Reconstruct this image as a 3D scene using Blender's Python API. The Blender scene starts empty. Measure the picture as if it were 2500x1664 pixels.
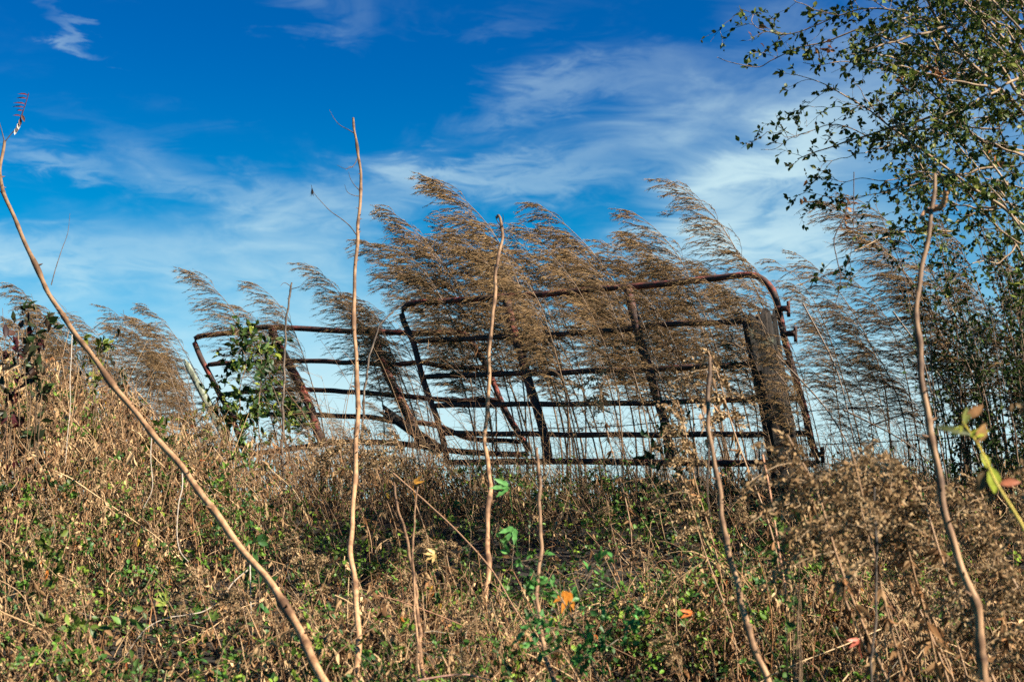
import bpy, math, random
import numpy as np
R = math.radians
rng = np.random.default_rng(7)
C = bpy.context.scene
col = C.collection

# ------------------------------------------------------------------ camera, sky, sun, exposure
EYE = np.array((0.0, 0.0, 1.6)); PITCH = R(8.0); FPX = 3472.0
cam_d = bpy.data.cameras.new("camera"); cam = bpy.data.objects.new("camera", cam_d); col.objects.link(cam)
cam_d.sensor_width = 36; cam_d.lens = 50; cam_d.clip_start = 0.05; cam_d.clip_end = 20000
cam.location = EYE; cam.rotation_euler = (R(90) + PITCH, 0, 0)
cam_d.dof.use_dof = True; cam_d.dof.focus_distance = 9.6; cam_d.dof.aperture_fstop = 4.5
C.camera = cam
C.view_settings.view_transform = 'Standard'; C.view_settings.look = 'None'
C.view_settings.exposure = 1.6; C.view_settings.gamma = 1.0
C.render.engine = 'CYCLES'
cy = C.cycles
cy.max_bounces = 5; cy.diffuse_bounces = 1; cy.glossy_bounces = 1; cy.transmission_bounces = 3; cy.transparent_max_bounces = 4
cy.use_denoising = False; cy.caustics_reflective = False; cy.caustics_refractive = False
cy.use_adaptive_sampling = True; cy.adaptive_threshold = 0.015

SUN_EL, SUN_AZ = R(38), R(117)          # azimuth clockwise from +Y
sd = bpy.data.lights.new("sun", 'SUN'); sd.energy = 5.0; sd.angle = R(0.5); sd.color = (1.0, 0.91, 0.76)
sun = bpy.data.objects.new("sun", sd); col.objects.link(sun)
sv = (math.sin(SUN_AZ)*math.cos(SUN_EL), math.cos(SUN_AZ)*math.cos(SUN_EL), math.sin(SUN_EL))
from mathutils import Vector
sun.rotation_euler = Vector(sv).to_track_quat('Z', 'Y').to_euler()
sun.location = (5, -5, 8)

W = bpy.data.worlds.new("World"); C.world = W; W.use_nodes = True
nt = W.node_tree; N = nt.nodes; L = nt.links
bg = N["Background"]; bg.inputs[1].default_value = 0.05
sky = N.new("ShaderNodeTexSky"); sky.sky_type = 'NISHITA'; sky.sun_disc = False
sky.sun_elevation = SUN_EL; sky.sun_rotation = SUN_AZ
sky.altitude = 2500; sky.air_density = 1.0; sky.dust_density = 0.15; sky.ozone_density = 5.0
def nmath(nt, op, a, b=None, c=None, clamp=False):
    n = nt.nodes.new("ShaderNodeMath"); n.operation = op; n.use_clamp = clamp
    for i, v in enumerate((a, b, c)):
        if v is None: continue
        if isinstance(v, (int, float)): n.inputs[i].default_value = v
        else: nt.links.new(v, n.inputs[i])
    return n.outputs[0]
def mrange(nt, v, a, b, c=0.0, d=1.0, smooth=True):
    n = nt.nodes.new("ShaderNodeMapRange"); n.interpolation_type = 'SMOOTHSTEP' if smooth else 'LINEAR'
    nt.links.new(v, n.inputs[0])
    for i, q in zip((1, 2, 3, 4), (a, b, c, d)): n.inputs[i].default_value = q
    return n.outputs[0]
tc = N.new("ShaderNodeTexCoord"); sep = N.new("ShaderNodeSeparateXYZ"); L.new(tc.outputs['Generated'], sep.inputs[0])
dx, dy, dz = sep.outputs
az = nmath(nt, 'ARCTAN2', dx, dy)                       # azimuth from +Y, radians
el = nmath(nt, 'ARCSINE', dz)
# cirrus sheet: noise on a far flat layer seen in perspective
cx_ = nmath(nt, 'MULTIPLY', az, 5.0); cy_ = nmath(nt, 'MULTIPLY', el, 9.0)
comb = N.new("ShaderNodeCombineXYZ"); L.new(cx_, comb.inputs[0]); L.new(cy_, comb.inputs[1])
def cnoise(scale, detail, rough, dist, sx, sy, off=(0, 0, 0), rot=0.0):
    mp = N.new("ShaderNodeMapping"); L.new(comb.outputs[0], mp.inputs[0])
    mp.inputs['Scale'].default_value = (sx, sy, 1); mp.inputs['Location'].default_value = off; mp.inputs['Rotation'].default_value = (0, 0, rot)
    n = N.new("ShaderNodeTexNoise"); n.inputs['Scale'].default_value = scale; n.inputs['Detail'].default_value = detail
    n.inputs['Roughness'].default_value = rough; n.inputs['Distortion'].default_value = dist
    L.new(mp.outputs[0], n.inputs[0]); return n.outputs[0]
n1 = cnoise(0.9, 6, 0.55, 0.8, 1.0, 1.3, (3.1, 1.7, 0), R(18))
n2 = cnoise(1.9, 7, 0.58, 1.0, 1.0, 1.8, (7.2, 0.4, 0), R(-22))
n3 = cnoise(5.0, 6, 0.62, 0.8, 1.0, 1.9, (1.2, 5.4, 0), R(-15))
mix = nmath(nt, 'ADD', nmath(nt, 'MULTIPLY', n1, 0.5), nmath(nt, 'ADD', nmath(nt, 'MULTIPLY', n2, 0.38), nmath(nt, 'MULTIPLY', n3, 0.12)))
azw = nmath(nt, 'ADD', az, nmath(nt, 'MULTIPLY', nmath(nt, 'SUBTRACT', n2, .5), .13)); elw = nmath(nt, 'ADD', el, nmath(nt, 'MULTIPLY', nmath(nt, 'SUBTRACT', n3, .5), .06))
def blob(px, py, rx, ry, ang=0.0, amp=1.0):
    a0 = math.atan((px-1250)/FPX); e0 = PITCH + math.atan((832-py)/FPX)
    u = nmath(nt, 'SUBTRACT', azw, a0); v = nmath(nt, 'SUBTRACT', elw, e0)
    ca, sa = math.cos(ang), math.sin(ang)
    up = nmath(nt, 'ADD', nmath(nt, 'MULTIPLY', u, ca), nmath(nt, 'MULTIPLY', v, sa))
    vp = nmath(nt, 'SUBTRACT', nmath(nt, 'MULTIPLY', v, ca), nmath(nt, 'MULTIPLY', u, sa))
    q = nmath(nt, 'ADD', nmath(nt, 'POWER', nmath(nt, 'ABSOLUTE', nmath(nt, 'DIVIDE', up, rx/FPX)), 2.0), nmath(nt, 'POWER', nmath(nt, 'ABSOLUTE', nmath(nt, 'DIVIDE', vp, ry/FPX)), 2.0))
    return nmath(nt, 'MULTIPLY', nmath(nt, 'EXPONENT', nmath(nt, 'MULTIPLY', q, -1.0)), amp)
bl = None
for b in [(1880, 430, 210, 80, R(25), .58), (1720, 290, 300, 90, R(8), .24), (1250, 440, 420, 70, R(6), .30), (1900, 590, 260, 90, R(5), .55),
          (70, 435, 170, 30, R(-8), .24), (150, 145, 110, 22, R(-32), .30), (280, 370, 260, 45, R(-20), .12), (780, 70, 140, 150, R(60), .26),
          (1240, 60, 200, 45, R(8), .10), (2300, 260, 420, 260, 0, .28), (1150, 280, 300, 70, R(8), .26), (1450, 190, 300, 60, R(10), .20), (560, 330, 300, 70, R(-12), .12), (1050, 430, 260, 50, R(5), .2), (560, 480, 420, 60, R(-8), .18), (60, 650, 300, 60, 0, .25),
          (420, 170, 500, 120, R(-10), -.10), (950, 250, 500, 160, 0, -.20), (700, 620, 200, 90, R(10), .15), (1880, 530, 60, 90, 0, -.25)]:
    o = blob(*b); bl = o if bl is None else nmath(nt, 'ADD', bl, o)
lowcov = nmath(nt, 'ADD', mrange(nt, el, R(15), R(6.0), -0.06, 0.40), mrange(nt, el, R(9), R(3.5), 0.0, 0.45))
cov = nmath(nt, 'ADD', nmath(nt, 'ADD', mix, bl), lowcov)
mask = nmath(nt, 'MULTIPLY', mrange(nt, cov, 0.42, 1.26, 0.0, 0.90), mrange(nt, dy, -0.2, 0.4))
hsv = N.new("ShaderNodeHueSaturation"); hsv.inputs['Saturation'].default_value = 1.6; hsv.inputs['Value'].default_value = .80; hsv.inputs['Hue'].default_value = 0.5
L.new(sky.outputs[0], hsv.inputs['Color'])
tint = N.new('ShaderNodeMix'); tint.data_type = 'RGBA'; tint.blend_type = 'MULTIPLY'; tint.inputs[0].default_value = 1; L.new(hsv.outputs[0], tint.inputs[6]); tg = N.new('ShaderNodeMix'); tg.data_type = 'RGBA'; L.new(mrange(nt, el, R(21), R(8)), tg.inputs[0]); tg.inputs[6].default_value = (.65, .98, 1.1, 1); tg.inputs[7].default_value = (.50, 1.62, 1.10, 1); L.new(tg.outputs[2], tint.inputs[7])
cm = N.new("ShaderNodeMix"); cm.data_type = 'RGBA'; L.new(mask, cm.inputs[0]); L.new(tint.outputs[2], cm.inputs[6]); cm.inputs[7].default_value = (4.4, 5.9, 6.2, 1)
L.new(cm.outputs[2], bg.inputs[0])

# ------------------------------------------------------------------ helpers
def P(px, py, Y):
    """a point of the place at distance Y in front of the road, seen at (px, py) from where the photographer stood"""
    xc = (px-1250)/FPX; yc = (832-py)/FPX
    d = np.array((xc, math.cos(PITCH) - yc*math.sin(PITCH), math.sin(PITCH) + yc*math.cos(PITCH)))
    return EYE + d*(Y/d[1])
def zat(px, py, Y): return P(px, py, Y)[2]

def norm(v): return v/np.maximum(np.linalg.norm(v, axis=-1, keepdims=True), 1e-9)
def smooth(pts, n):
    p = np.asarray(pts, float)
    if len(p) == 2: return p[0] + (p[1]-p[0])*np.linspace(0, 1, n)[:, None]
    q = np.vstack([2*p[0]-p[1], p, 2*p[-1]-p[-2]])
    seg = np.linalg.norm(np.diff(p, axis=0), axis=1); cum = np.r_[0, np.cumsum(seg)]
    s = np.linspace(0, cum[-1], n); i = np.clip(np.searchsorted(cum, s, side='right')-1, 0, len(p)-2)
    t = ((s-cum[i])/np.maximum(seg[i], 1e-9))[:, None]
    a, b, c, d = q[i], q[i+1], q[i+2], q[i+3]
    return 0.5*((2*b) + (c-a)*t + (2*a-5*b+4*c-d)*t**2 + (-a+3*b-3*c+d)*t**3)

class MB:
    def __init__(s): s.v = []; s.q = []; s.c = []; s.n = 0
    def add(s, V, Q, Cc):
        V = np.asarray(V, float).reshape(-1, 3); Q = np.asarray(Q).reshape(-1, 4)
        s.v.append(V); s.q.append(Q + s.n); s.n += len(V)
        Cc = np.asarray(Cc, float)
        if Cc.ndim == 1: Cc = np.broadcast_to(Cc, (len(V), 3))
        s.c.append(Cc)
    def tubes(s, Pt, Rd, colr, k=3):
        """Pt (B,n,3), Rd (B,n) radii, colr (B,3)"""
        Pt = np.asarray(Pt, float)
        if Pt.ndim == 2: Pt = Pt[None]
        B, n, _ = Pt.shape; Rd = np.broadcast_to(np.asarray(Rd, float), (B, n))
        T = norm(np.gradient(Pt, axis=1)); mt = norm(T.mean(axis=1))
        ref = np.where(np.abs(mt[:, 2:3]) > 0.8, np.array([[0, 1.0, 0]]), np.array([[0, 0, 1.0]]))[:, None, :]
        a = norm(np.cross(T, ref)); b = np.cross(T, a)
        th = np.arange(k)*2*math.pi/k
        V = Pt[:, :, None, :] + Rd[:, :, None, None]*(np.cos(th)[None, None, :, None]*a[:, :, None, :] + np.sin(th)[None, None, :, None]*b[:, :, None, :])
        base = (np.arange(B)*n*k)[:, None, None]; i = np.arange(n-1)[None, :, None]*k; j = np.arange(k)[None, None, :]; j2 = (j+1) % k
        Q = np.stack([base+i+j, base+i+j2, base+i+k+j2, base+i+k+j], -1)
        colr = np.broadcast_to(np.asarray(colr, float), (B, 3))
        s.add(V, Q, np.repeat(colr, n*k, axis=0))
    def leaves(s, b, d, nrm, Ln, Wd, colr, curl=0.0, prof=(0.12, 1.0, 0.75, 0.06), fold=0.0, twist=0.0):
        b = np.asarray(b, float); B = len(b); d = norm(np.broadcast_to(d, (B, 3)).astype(float)); nrm = np.broadcast_to(nrm, (B, 3)).astype(float)
        nrm = norm(nrm - (nrm*d).sum(-1, keepdims=True)*d); sd_ = np.cross(d, nrm)
        Ln = np.broadcast_to(Ln, (B,))[:, None]; Wd = np.broadcast_to(Wd, (B,))[:, None]; curl = np.broadcast_to(curl, (B,))[:, None]; twist = np.broadcast_to(twist, (B,))[:, None]
        m = len(prof); rows = []
        three = fold != 0.0
        for j, w in enumerate(prof):
            t = j/(m-1)
            c = b + Ln*t*(1-0.35*np.abs(curl)*t)*d + Ln*curl*t*t*nrm
            ca, sa = np.cos(twist*t), np.sin(twist*t); sj = ca*sd_ + sa*nrm; nj = ca*nrm - sa*sd_
            l = c - sj*Wd*w*0.5 + nj*Wd*w*fold; r = c + sj*Wd*w*0.5 + nj*Wd*w*fold
            rows.append(np.stack([l, c, r] if three else [l, r], 1))
        V = np.stack(rows, 1); k = V.shape[2]
        base = (np.arange(B)*m*k)[:, None, None]; i = np.arange(m-1)[None, :, None]*k; j = np.arange(k-1)[None, None, :]
        Q = np.stack([base+i+j, base+i+j+1, base+i+k+j+1, base+i+k+j], -1)
        colr = np.broadcast_to(np.asarray(colr, float), (B, 3))
        s.add(V, Q, np.repeat(colr, m*k, axis=0))
    def build(s, name, mat, parent=None, loc=None, smooth_=True, kind=None):
        V = np.vstack(s.v); Q = np.vstack(s.q).astype(np.int32); Cc = np.vstack(s.c)
        org = np.array(parent['_w'] if parent is not None else (loc if loc is not None else (0, 0, 0)), float)
        V = V - org
        me = bpy.data.meshes.new(name); me.vertices.add(len(V)); me.vertices.foreach_set('co', V.astype(np.float32).ravel())
        me.loops.add(Q.size); me.loops.foreach_set('vertex_index', Q.ravel())
        me.polygons.add(len(Q)); me.polygons.foreach_set('loop_start', np.arange(len(Q), dtype=np.int32)*4)
        me.polygons.foreach_set('loop_total', np.full(len(Q), 4, np.int32))
        me.polygons.foreach_set('use_smooth', np.full(len(Q), smooth_))
        a = me.color_attributes.new('col', 'FLOAT_COLOR', 'POINT')
        a.data.foreach_set('color', np.hstack([Cc, np.ones((len(Cc), 1))]).astype(np.float32).ravel())
        me.update(); me.validate(); me.materials.append(mat)
        o = bpy.data.objects.new(name, me); col.objects.link(o)
        if parent is not None: o.parent = parent
        else: o.location = org
        o['_w'] = [float(x) for x in org]
        return o

def tag(o, label=None, cat=None, group=None, kind=None):
    for k_, v_ in (('label', label), ('category', cat), ('group', group), ('kind', kind)):
        if v_: o[k_] = v_
    return o
def empty(name, loc, label, cat, group=None):
    o = bpy.data.objects.new(name, None); o.empty_display_size = .1; col.objects.link(o); o.location = loc
    o['_w'] = [float(x) for x in loc]
    return tag(o, label, cat, group)
def copy_tree(o, parent=None):
    c = o.copy(); col.objects.link(c); c.parent = parent
    for ch in list(kids.get(o.name, [])): copy_tree(ch, c)
    return c
kids = {}
def reg(root, *parts): kids[root.name] = list(parts)

def pal(cols, n, jit=0.18, r=None):
    r = r or rng
    cols = np.array(cols); c = cols[r.integers(0, len(cols), n)]
    t = r.random((n, 1)); c2 = cols[r.integers(0, len(cols), n)]
    c = c*(1-0.4*t) + c2*0.4*t
    return np.clip(.56*c*np.array((1.06, .97, .84))*(1 + r.normal(0, jit, (n, 1))), 0.003, 0.9)
def rnd3(n, r=None): r = r or rng; return norm(r.normal(size=(n, 3)))
def sstep(x, a, b): t = np.clip((x-a)/(b-a), 0, 1); return t*t*(3-2*t)
def vnoise(x, y, f, s=0):
    return (np.sin(x*f*1.3+s+1.7*np.sin(y*f*.9+s*2)) + np.sin(y*f*1.7-s*1.3+1.3*np.sin(x*f*1.1+s)) + np.sin((x+y)*f*2.3+s*3)*.6)/2.6

# ------------------------------------------------------------------ materials
def mat_veg(name, transl=0.25, gloss=0.0, rough=0.5, var=0.0):
    m = bpy.data.materials.new(name); m.use_nodes = True; t = m.node_tree; t.nodes.clear()
    out = t.nodes.new('ShaderNodeOutputMaterial'); at = t.nodes.new('ShaderNodeAttribute'); at.attribute_name = 'col'
    c = at.outputs['Color']
    if var > 0:
        g = t.nodes.new('ShaderNodeTexCoord'); n = t.nodes.new('ShaderNodeTexNoise'); n.inputs['Scale'].default_value = 60; n.inputs['Detail'].default_value = 3
        t.links.new(g.outputs['Object'], n.inputs[0])
        mx = t.nodes.new('ShaderNodeVectorMath'); mx.operation = 'SCALE'; t.links.new(c, mx.inputs[0]); t.links.new(mrange(t, n.outputs[0], .3, .7, 1-var, 1+var, False), mx.inputs['Scale']); c = mx.outputs[0]
    df = t.nodes.new('ShaderNodeBsdfDiffuse'); t.links.new(c, df.inputs[0]); sh = df.outputs[0]
    if transl > 0:
        tr = t.nodes.new('ShaderNodeBsdfTranslucent'); t.links.new(c, tr.inputs[0]); ms = t.nodes.new('ShaderNodeMixShader'); ms.inputs[0].default_value = transl
        t.links.new(sh, ms.inputs[1]); t.links.new(tr.outputs[0], ms.inputs[2]); sh = ms.outputs[0]
    if gloss > 0:
        gl = t.nodes.new('ShaderNodeBsdfGlossy'); gl.inputs['Roughness'].default_value = rough; ms = t.nodes.new('ShaderNodeMixShader'); ms.inputs[0].default_value = gloss
        t.links.new(sh, ms.inputs[1]); t.links.new(gl.outputs[0], ms.inputs[2]); sh = ms.outputs[0]
    t.links.new(sh, out.inputs[0]); return m
M_dry = mat_veg('dry_leaf', .18); M_green = mat_veg('green_leaf', .25, .018, .45); M_stem = mat_veg('dry_stem', 0, .03, .5)
M_plume = mat_veg('seed_plume', .2); M_leafbig = mat_veg('mottled_leaf', .25, .015, .4, .35)

def mat_solid(name, build, rough=.85):
    m = bpy.data.materials.new(name); m.use_nodes = True; t = m.node_tree; b = t.nodes['Principled BSDF']; b.inputs['Roughness'].default_value = rough
    build(t, b, t.nodes.new('ShaderNodeTexCoord').outputs['Object']); return m
def tn(t, vec, scale, detail=5, rough=.6, mscale=None):
    if mscale:
        mp = t.nodes.new('ShaderNodeMapping'); mp.inputs['Scale'].default_value = mscale; t.links.new(vec, mp.inputs[0]); vec = mp.outputs[0]
    n = t.nodes.new('ShaderNodeTexNoise'); n.inputs['Scale'].default_value = scale; n.inputs['Detail'].default_value = detail; n.inputs['Roughness'].default_value = rough
    t.links.new(vec, n.inputs[0]); return n.outputs[0]
def ramp(t, f, stops):
    r = t.nodes.new('ShaderNodeValToRGB'); e = r.color_ramp.elements
    while len(e) < len(stops): e.new(.5)
    for q, (p, c) in zip(e, stops): q.position = p; q.color = (*c, 1)
    t.links.new(f, r.inputs[0]); return r.outputs[0]
def bump(t, b, h, s, dist=.01):
    n = t.nodes.new('ShaderNodeBump'); n.inputs['Strength'].default_value = s; n.inputs['Distance'].default_value = dist
    t.links.new(h, n.inputs['Height']); t.links.new(n.outputs[0], b.inputs['Normal'])
def f_rust(t, b, v):
    n = tn(t, v, 9, 8, .68); c = ramp(t, n, [(.32, (.014, .008, .007)), (.50, (.045, .018, .012)), (.58, (.17, .034, .022)), (.70, (.27, .05, .034)), (.82, (.07, .035, .02))])
    t.links.new(c, b.inputs['Base Color']); bump(t, b, tn(t, v, 120, 4), .5, .004)
M_rust = mat_solid('rusty_red_pipe', f_rust, .8)
def f_rustd(t, b, v):
    n = tn(t, v, 14, 8, .68); c = ramp(t, n, [(.32, (.014, .008, .006)), (.50, (.05, .018, .011)), (.66, (.14, .036, .022)), (.8, (.07, .03, .02))])
    t.links.new(c, b.inputs['Base Color']); bump(t, b, tn(t, v, 120, 4), .5, .004)
M_rust2 = mat_solid('dark_rusty_pipe', f_rustd, .8)
def f_wood(t, b, v):
    n = tn(t, v, 30, 8, .7, (1, 1, .07)); n2 = tn(t, v, 6, 5, .6)
    c = ramp(t, n, [(.32, (.003, .002, .002)), (.5, (.012, .008, .006)), (.72, (.045, .030, .021))]); c2 = ramp(t, n2, [(.60, (0, 0, 0)), (.72, (1, 1, 1))])
    mx = t.nodes.new('ShaderNodeMix'); mx.data_type = 'RGBA'; t.links.new(c2, mx.inputs[0]); t.links.new(c, mx.inputs[6])
    c3 = ramp(t, n, [(.3, (.02, .022, .014)), (.7, (.13, .145, .10))]); t.links.new(c3, mx.inputs[7])
    t.links.new(mx.outputs[2], b.inputs['Base Color']); bump(t, b, n, 1.0, .05)
M_wood = mat_solid('weathered_lichened_wood', f_wood, .9)
def f_lich(t, b, v):
    n = tn(t, v, 24, 8, .7, (1, 1, .12)); c = ramp(t, n, [(.3, (.05, .05, .035)), (.55, (.26, .28, .20)), (.75, (.46, .48, .36))]); t.links.new(c, b.inputs['Base Color']); bump(t, b, n, .9, .02)
M_lich = mat_solid('pale_lichen_wood', f_lich, .9)
def bark(name, c0, c1, c2):
    def f(t, b, v):
        n = tn(t, v, 45, 7, .65, (1, 1, .22)); n2 = tn(t, v, 4.5, 5, .6)
        c = ramp(t, n, [(.28, c0), (.5, c1), (.72, c2)]); r2 = ramp(t, n2, [(.36, (.26, .21, .18)), (.50, (.85, .82, .8)), (.62, (1, 1, 1))])
        mx = t.nodes.new('ShaderNodeMix'); mx.data_type = 'RGBA'; mx.blend_type = 'MULTIPLY'; mx.inputs[0].default_value = .75
        t.links.new(c, mx.inputs[6]); t.links.new(r2, mx.inputs[7]); at = t.nodes.new('ShaderNodeAttribute'); at.attribute_name = 'col'
        m2 = t.nodes.new('ShaderNodeMix'); m2.data_type = 'RGBA'; m2.blend_type = 'MULTIPLY'; m2.inputs[0].default_value = 1
        t.links.new(mx.outputs[2], m2.inputs[6]); t.links.new(at.outputs['Color'], m2.inputs[7])
        t.links.new(m2.outputs[2], b.inputs['Base Color']); bump(t, b, n, .6, .004)
    return mat_solid(name, f, .75)
M_tan = bark('peeled_tan_bark', (.24, .12, .055), (.50, .29, .145), (.66, .43, .25))
M_grey = bark('grey_brown_bark', (.06, .045, .035), (.19, .14, .10), (.34, .27, .20))
def f_ground(t, b, v):
    n = tn(t, v, 3, 10, .7); c = ramp(t, n, [(.3, (.008, .006, .004)), (.5, (.016, .011, .007)), (.7, (.022, .019, .009))]); t.links.new(c, b.inputs['Base Color']); bump(t, b, n, .7, .1)
M_ground = mat_solid('leaf_litter_soil', f_ground, .95)
def f_wire(t, b, v): b.inputs['Base Color'].default_value = (.05, .045, .045, 1); b.inputs['Metallic'].default_value = .3
M_wire = mat_solid('old_wire', f_wire, .6)

# ------------------------------------------------------------------ ground (one sheet to the horizon)
def G(x, y):
    x = np.asarray(x, float); y = np.asarray(y, float)
    g = np.interp(y, [-3000, 1, 2, 4, 6, 8, 9.6, 11, 13, 18, 27, 3000], [0, 0, .1, .45, .9, 1.45, 1.83, 1.90, 1.85, 1.0, 0, -4])
    w = np.interp(y, [0, 3, 12, 25], [0, 1, 1, 0]); return g + w*(.05*vnoise(x, y, 1.1, 2) + .025*vnoise(x, y, 3.1, 5))
xs = np.r_[-3000, -800, -200, -60, -25, np.linspace(-12, 12, 121), 25, 60, 200, 800, 3000]
ys = np.r_[-3000, -600, -100, -20, -5, np.linspace(0, 30, 151), 45, 80, 200, 800, 3000]
gx, gy = np.meshgrid(xs, ys); gz = G(gx, gy); nx, ny = len(xs), len(ys)
ii = (np.arange(ny-1)[:, None]*nx + np.arange(nx-1)[None]).ravel()
gb = MB(); gb.add(np.stack([gx, gy, gz], -1), np.stack([ii, ii+1, ii+nx+1, ii+nx], -1), (.5, .5, .5))
tag(gb.build('ground', M_ground), kind='structure')

# ------------------------------------------------------------------ gates
def gate_tube(mb, pts, rad, n=60, k=12, dents=0.0, flat=1.0):
    p = smooth(pts, n); s = np.linspace(0, 9, n)
    if dents: p = p + np.stack([np.sin(s*2.3)*0, np.sin(s*1.9+1)*dents, np.sin(s*3.1)*dents], -1)
    rr = np.full(n, rad)*(1 + .03*np.sin(s*7)); rr[0] *= .85; rr[-1] *= .85
    p = np.vstack([p[:1], p, p[-1:]]); rr = np.r_[1e-4, rr, 1e-4]
    mb.tubes(p, rr[None], (.5, .5, .5), k)
def gate(label, Yf, frame, rails, uprights, lugs, rr, ru, mats, broken=None):
    f3 = [P(x, y, Yf(x)) for x, y in frame]
    base = np.array([np.mean([p[0] for p in f3]), np.mean([p[1] for p in f3]), 1.88])
    g = empty('farm_gate', base, label, 'gate', 'rusty tube farm gates')
    mb = MB(); gate_tube(mb, f3, rr*1.15, 160, 14); mb.build('frame', mats[0], g)
    for r_ in rails:
        mb = MB(); gate_tube(mb, [P(x, y, Yf(x)-.01) for x, y in r_], rr, 60, 12, .003); mb.build('rail', mats[1], g)
    for u_ in uprights:
        mb = MB(); gate_tube(mb, [P(x, y, Yf(x)-.045) for x, y in u_], ru, 60, 10); mb.build('upright', mats[0], g)
    for (x0, y0, x1, y1) in lugs:
        a, b = P(x0, y0, Yf(x0)-.03), P(x1, y1, Yf(x1)-.03); mb = MB(); n = 8
        mb.tubes(np.vstack([a, a + (b-a)*np.linspace(0, 1, n)[:, None], b]), np.r_[1e-4, np.full(n, .021), 1e-4][None], (.5, .5, .5), 6)
        c = b + np.array((0, -.0, -.055)); d = b + np.array((0, 0, .05)); mb.tubes(np.vstack([c, c+(d-c)*np.linspace(0, 1, 6)[:, None], d]), np.r_[1e-4, np.full(6, .012), 1e-4][None], (.5, .5, .5), 8)
        mb.build('hinge_lug', mats[1], g)
    return g
YR = lambda px: 11.0 - (px-981)/1015*1.8
gate('upright rusty red tube gate with its rounded top corner beside the split wooden post', YR,
     [(1092, 1128), (1085, 1089), (1067, 1021), (1048, 969), (1030, 914), (1018, 868), (1008, 832), (993, 801), (983, 778), (982, 760), (990, 747), (1003, 740), (1024, 738), (1085, 735),
      (1238, 723), (1340, 717), (1450, 706), (1583, 696), (1736, 680), (1820, 671), (1850, 675), (1873, 692), (1888, 712), (1900, 750), (1910, 800), (1916, 830), (1935, 898), (1954, 963), (1969, 1021), (1981, 1078), (1996, 1128), (1960, 1130), (1900, 1130), (1678, 1130), (1449, 1126), (1250, 1126), (1130, 1128), (1092, 1128)],
     [[(1012, 833), (1085, 829), (1278, 820), (1340, 817), (1468, 809), (1621, 793), (1805, 784), (1870, 778), (1906, 776)],
      [(1033, 920), (1177, 914), (1340, 910), (1430, 906), (1583, 902), (1850, 887), (1930, 885)],
      [(1055, 990), (1200, 987), (1340, 986), (1583, 983), (1774, 975), (1873, 973), (1954, 973)],
      [(1078, 1057), (1200, 1058), (1506, 1061), (1889, 1059), (1975, 1059)]],
     [[(1236, 725), (1244, 767), (1259, 822), (1275, 871), (1290, 930), (1305, 976), (1318, 1021), (1330, 1067), (1340, 1122)],
      [(1531, 700), (1548, 768), (1567, 845), (1586, 906), (1606, 975), (1625, 1040), (1636, 1122)]],
     [(1893, 753, 1925, 753), (1912, 814, 1942, 814), (1978, 1109, 2008, 1109)], .020, .033, (M_rust, M_rust2))
YL = lambda px: 12.6 - (px-475)/815*1.1
gate('sagging rusty tube gate with bent rails behind the upright one', YL,
     [(600, 1110), (579, 1053), (566, 1012), (555, 994), (538, 966), (522, 934), (505, 901), (492, 877), (481, 851), (475, 835), (478, 825), (496, 819), (570, 811), (635, 799), (674, 799), (744, 802), (840, 808), (932, 810), (1024, 813), (1100, 810), (1131, 815), (1149, 829), (1165, 859),
      (1186, 890), (1207, 939), (1226, 985), (1247, 1025), (1269, 1061), (1290, 1104), (1238, 1108), (1116, 1101), (1024, 1089), (962, 1081), (840, 1078), (744, 1090), (600, 1110)],
     [[(509, 890), (548, 887), (650, 884), (778, 880), (840, 886), (871, 884), (962, 890), (1024, 885), (1085, 893), (1146, 899), (1192, 899)],
      [(538, 966), (592, 957), (679, 951), (744, 951), (809, 952), (840, 956), (913, 960), (975, 965), (1036, 972), (1116, 976), (1219, 977)],
      [(560, 1020), (603, 1016), (646, 1010), (722, 1012), (787, 1013), (901, 1018), (962, 1029), (1024, 1031), (1079, 1043), (1131, 1064), (1177, 1073), (1268, 1078)]],
     [[(664, 801), (672, 828), (700, 880), (728, 930), (744, 966), (757, 994), (775, 1050), (790, 1085)],
      [(910, 812), (926, 862), (950, 920), (972, 966), (993, 1006), (1014, 1052), (1030, 1088)]],
     [], .021, .038, (M_rust, M_rust2))

# ------------------------------------------------------------------ posts and barbed wire
def slab_mesh(mb, top, bot, w0, w1, th, n=26, seed=0, jag=.05):
    r = np.random.default_rng(seed); k = 16; th_ = np.arange(k)*2*math.pi/k
    sh = np.sign(np.cos(th_))*np.abs(np.cos(th_))**.55, np.sign(np.sin(th_))*np.abs(np.sin(th_))**.55
    gro = 1 + r.normal(0, .07, k); tj = r.uniform(-jag, jag, k); rows = []
    ax = norm(np.array(top)-np.array(bot)); sx = norm(np.cross(ax, (0, 1, 0))); sy = np.cross(sx, ax)
    for i in range(n):
        t = i/(n-1); c = np.array(bot) + (np.array(top)-bot)*t; w = w1 + (w0-w1)*t; g = gro*(1 + .03*np.sin(t*9+np.arange(k)*1.7))
        rows.append(c + sx*(sh[0]*w*.5*g)[:, None] + sy*(sh[1]*th*.5*g)[:, None] + ax*(tj*(t**12))[:, None])
    rows.append(np.repeat((rows[-1].mean(0) - ax*jag*.8)[None], k, 0))
    V = np.stack(rows); nn = len(rows); i = np.arange(nn-1)[:, None]*k; j = np.arange(k)[None]; j2 = (j+1) % k
    mb.add(V, np.stack([i+j, i+j2, i+k+j2, i+k+j], -1), (.5, .5, .5))
pt, pb = P(1850, 778, 8.95), P(1932, 1215, 8.95)
po = empty('wooden_post', pb, 'thick dark split wooden post leaning in front of the gate hinge end', 'post')
mb = MB(); slab_mesh(mb, P(1843, 770, 8.95), pb, .155, .17, .16, seed=3, jag=.05); mb.build('post_body', M_wood, po)
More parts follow.
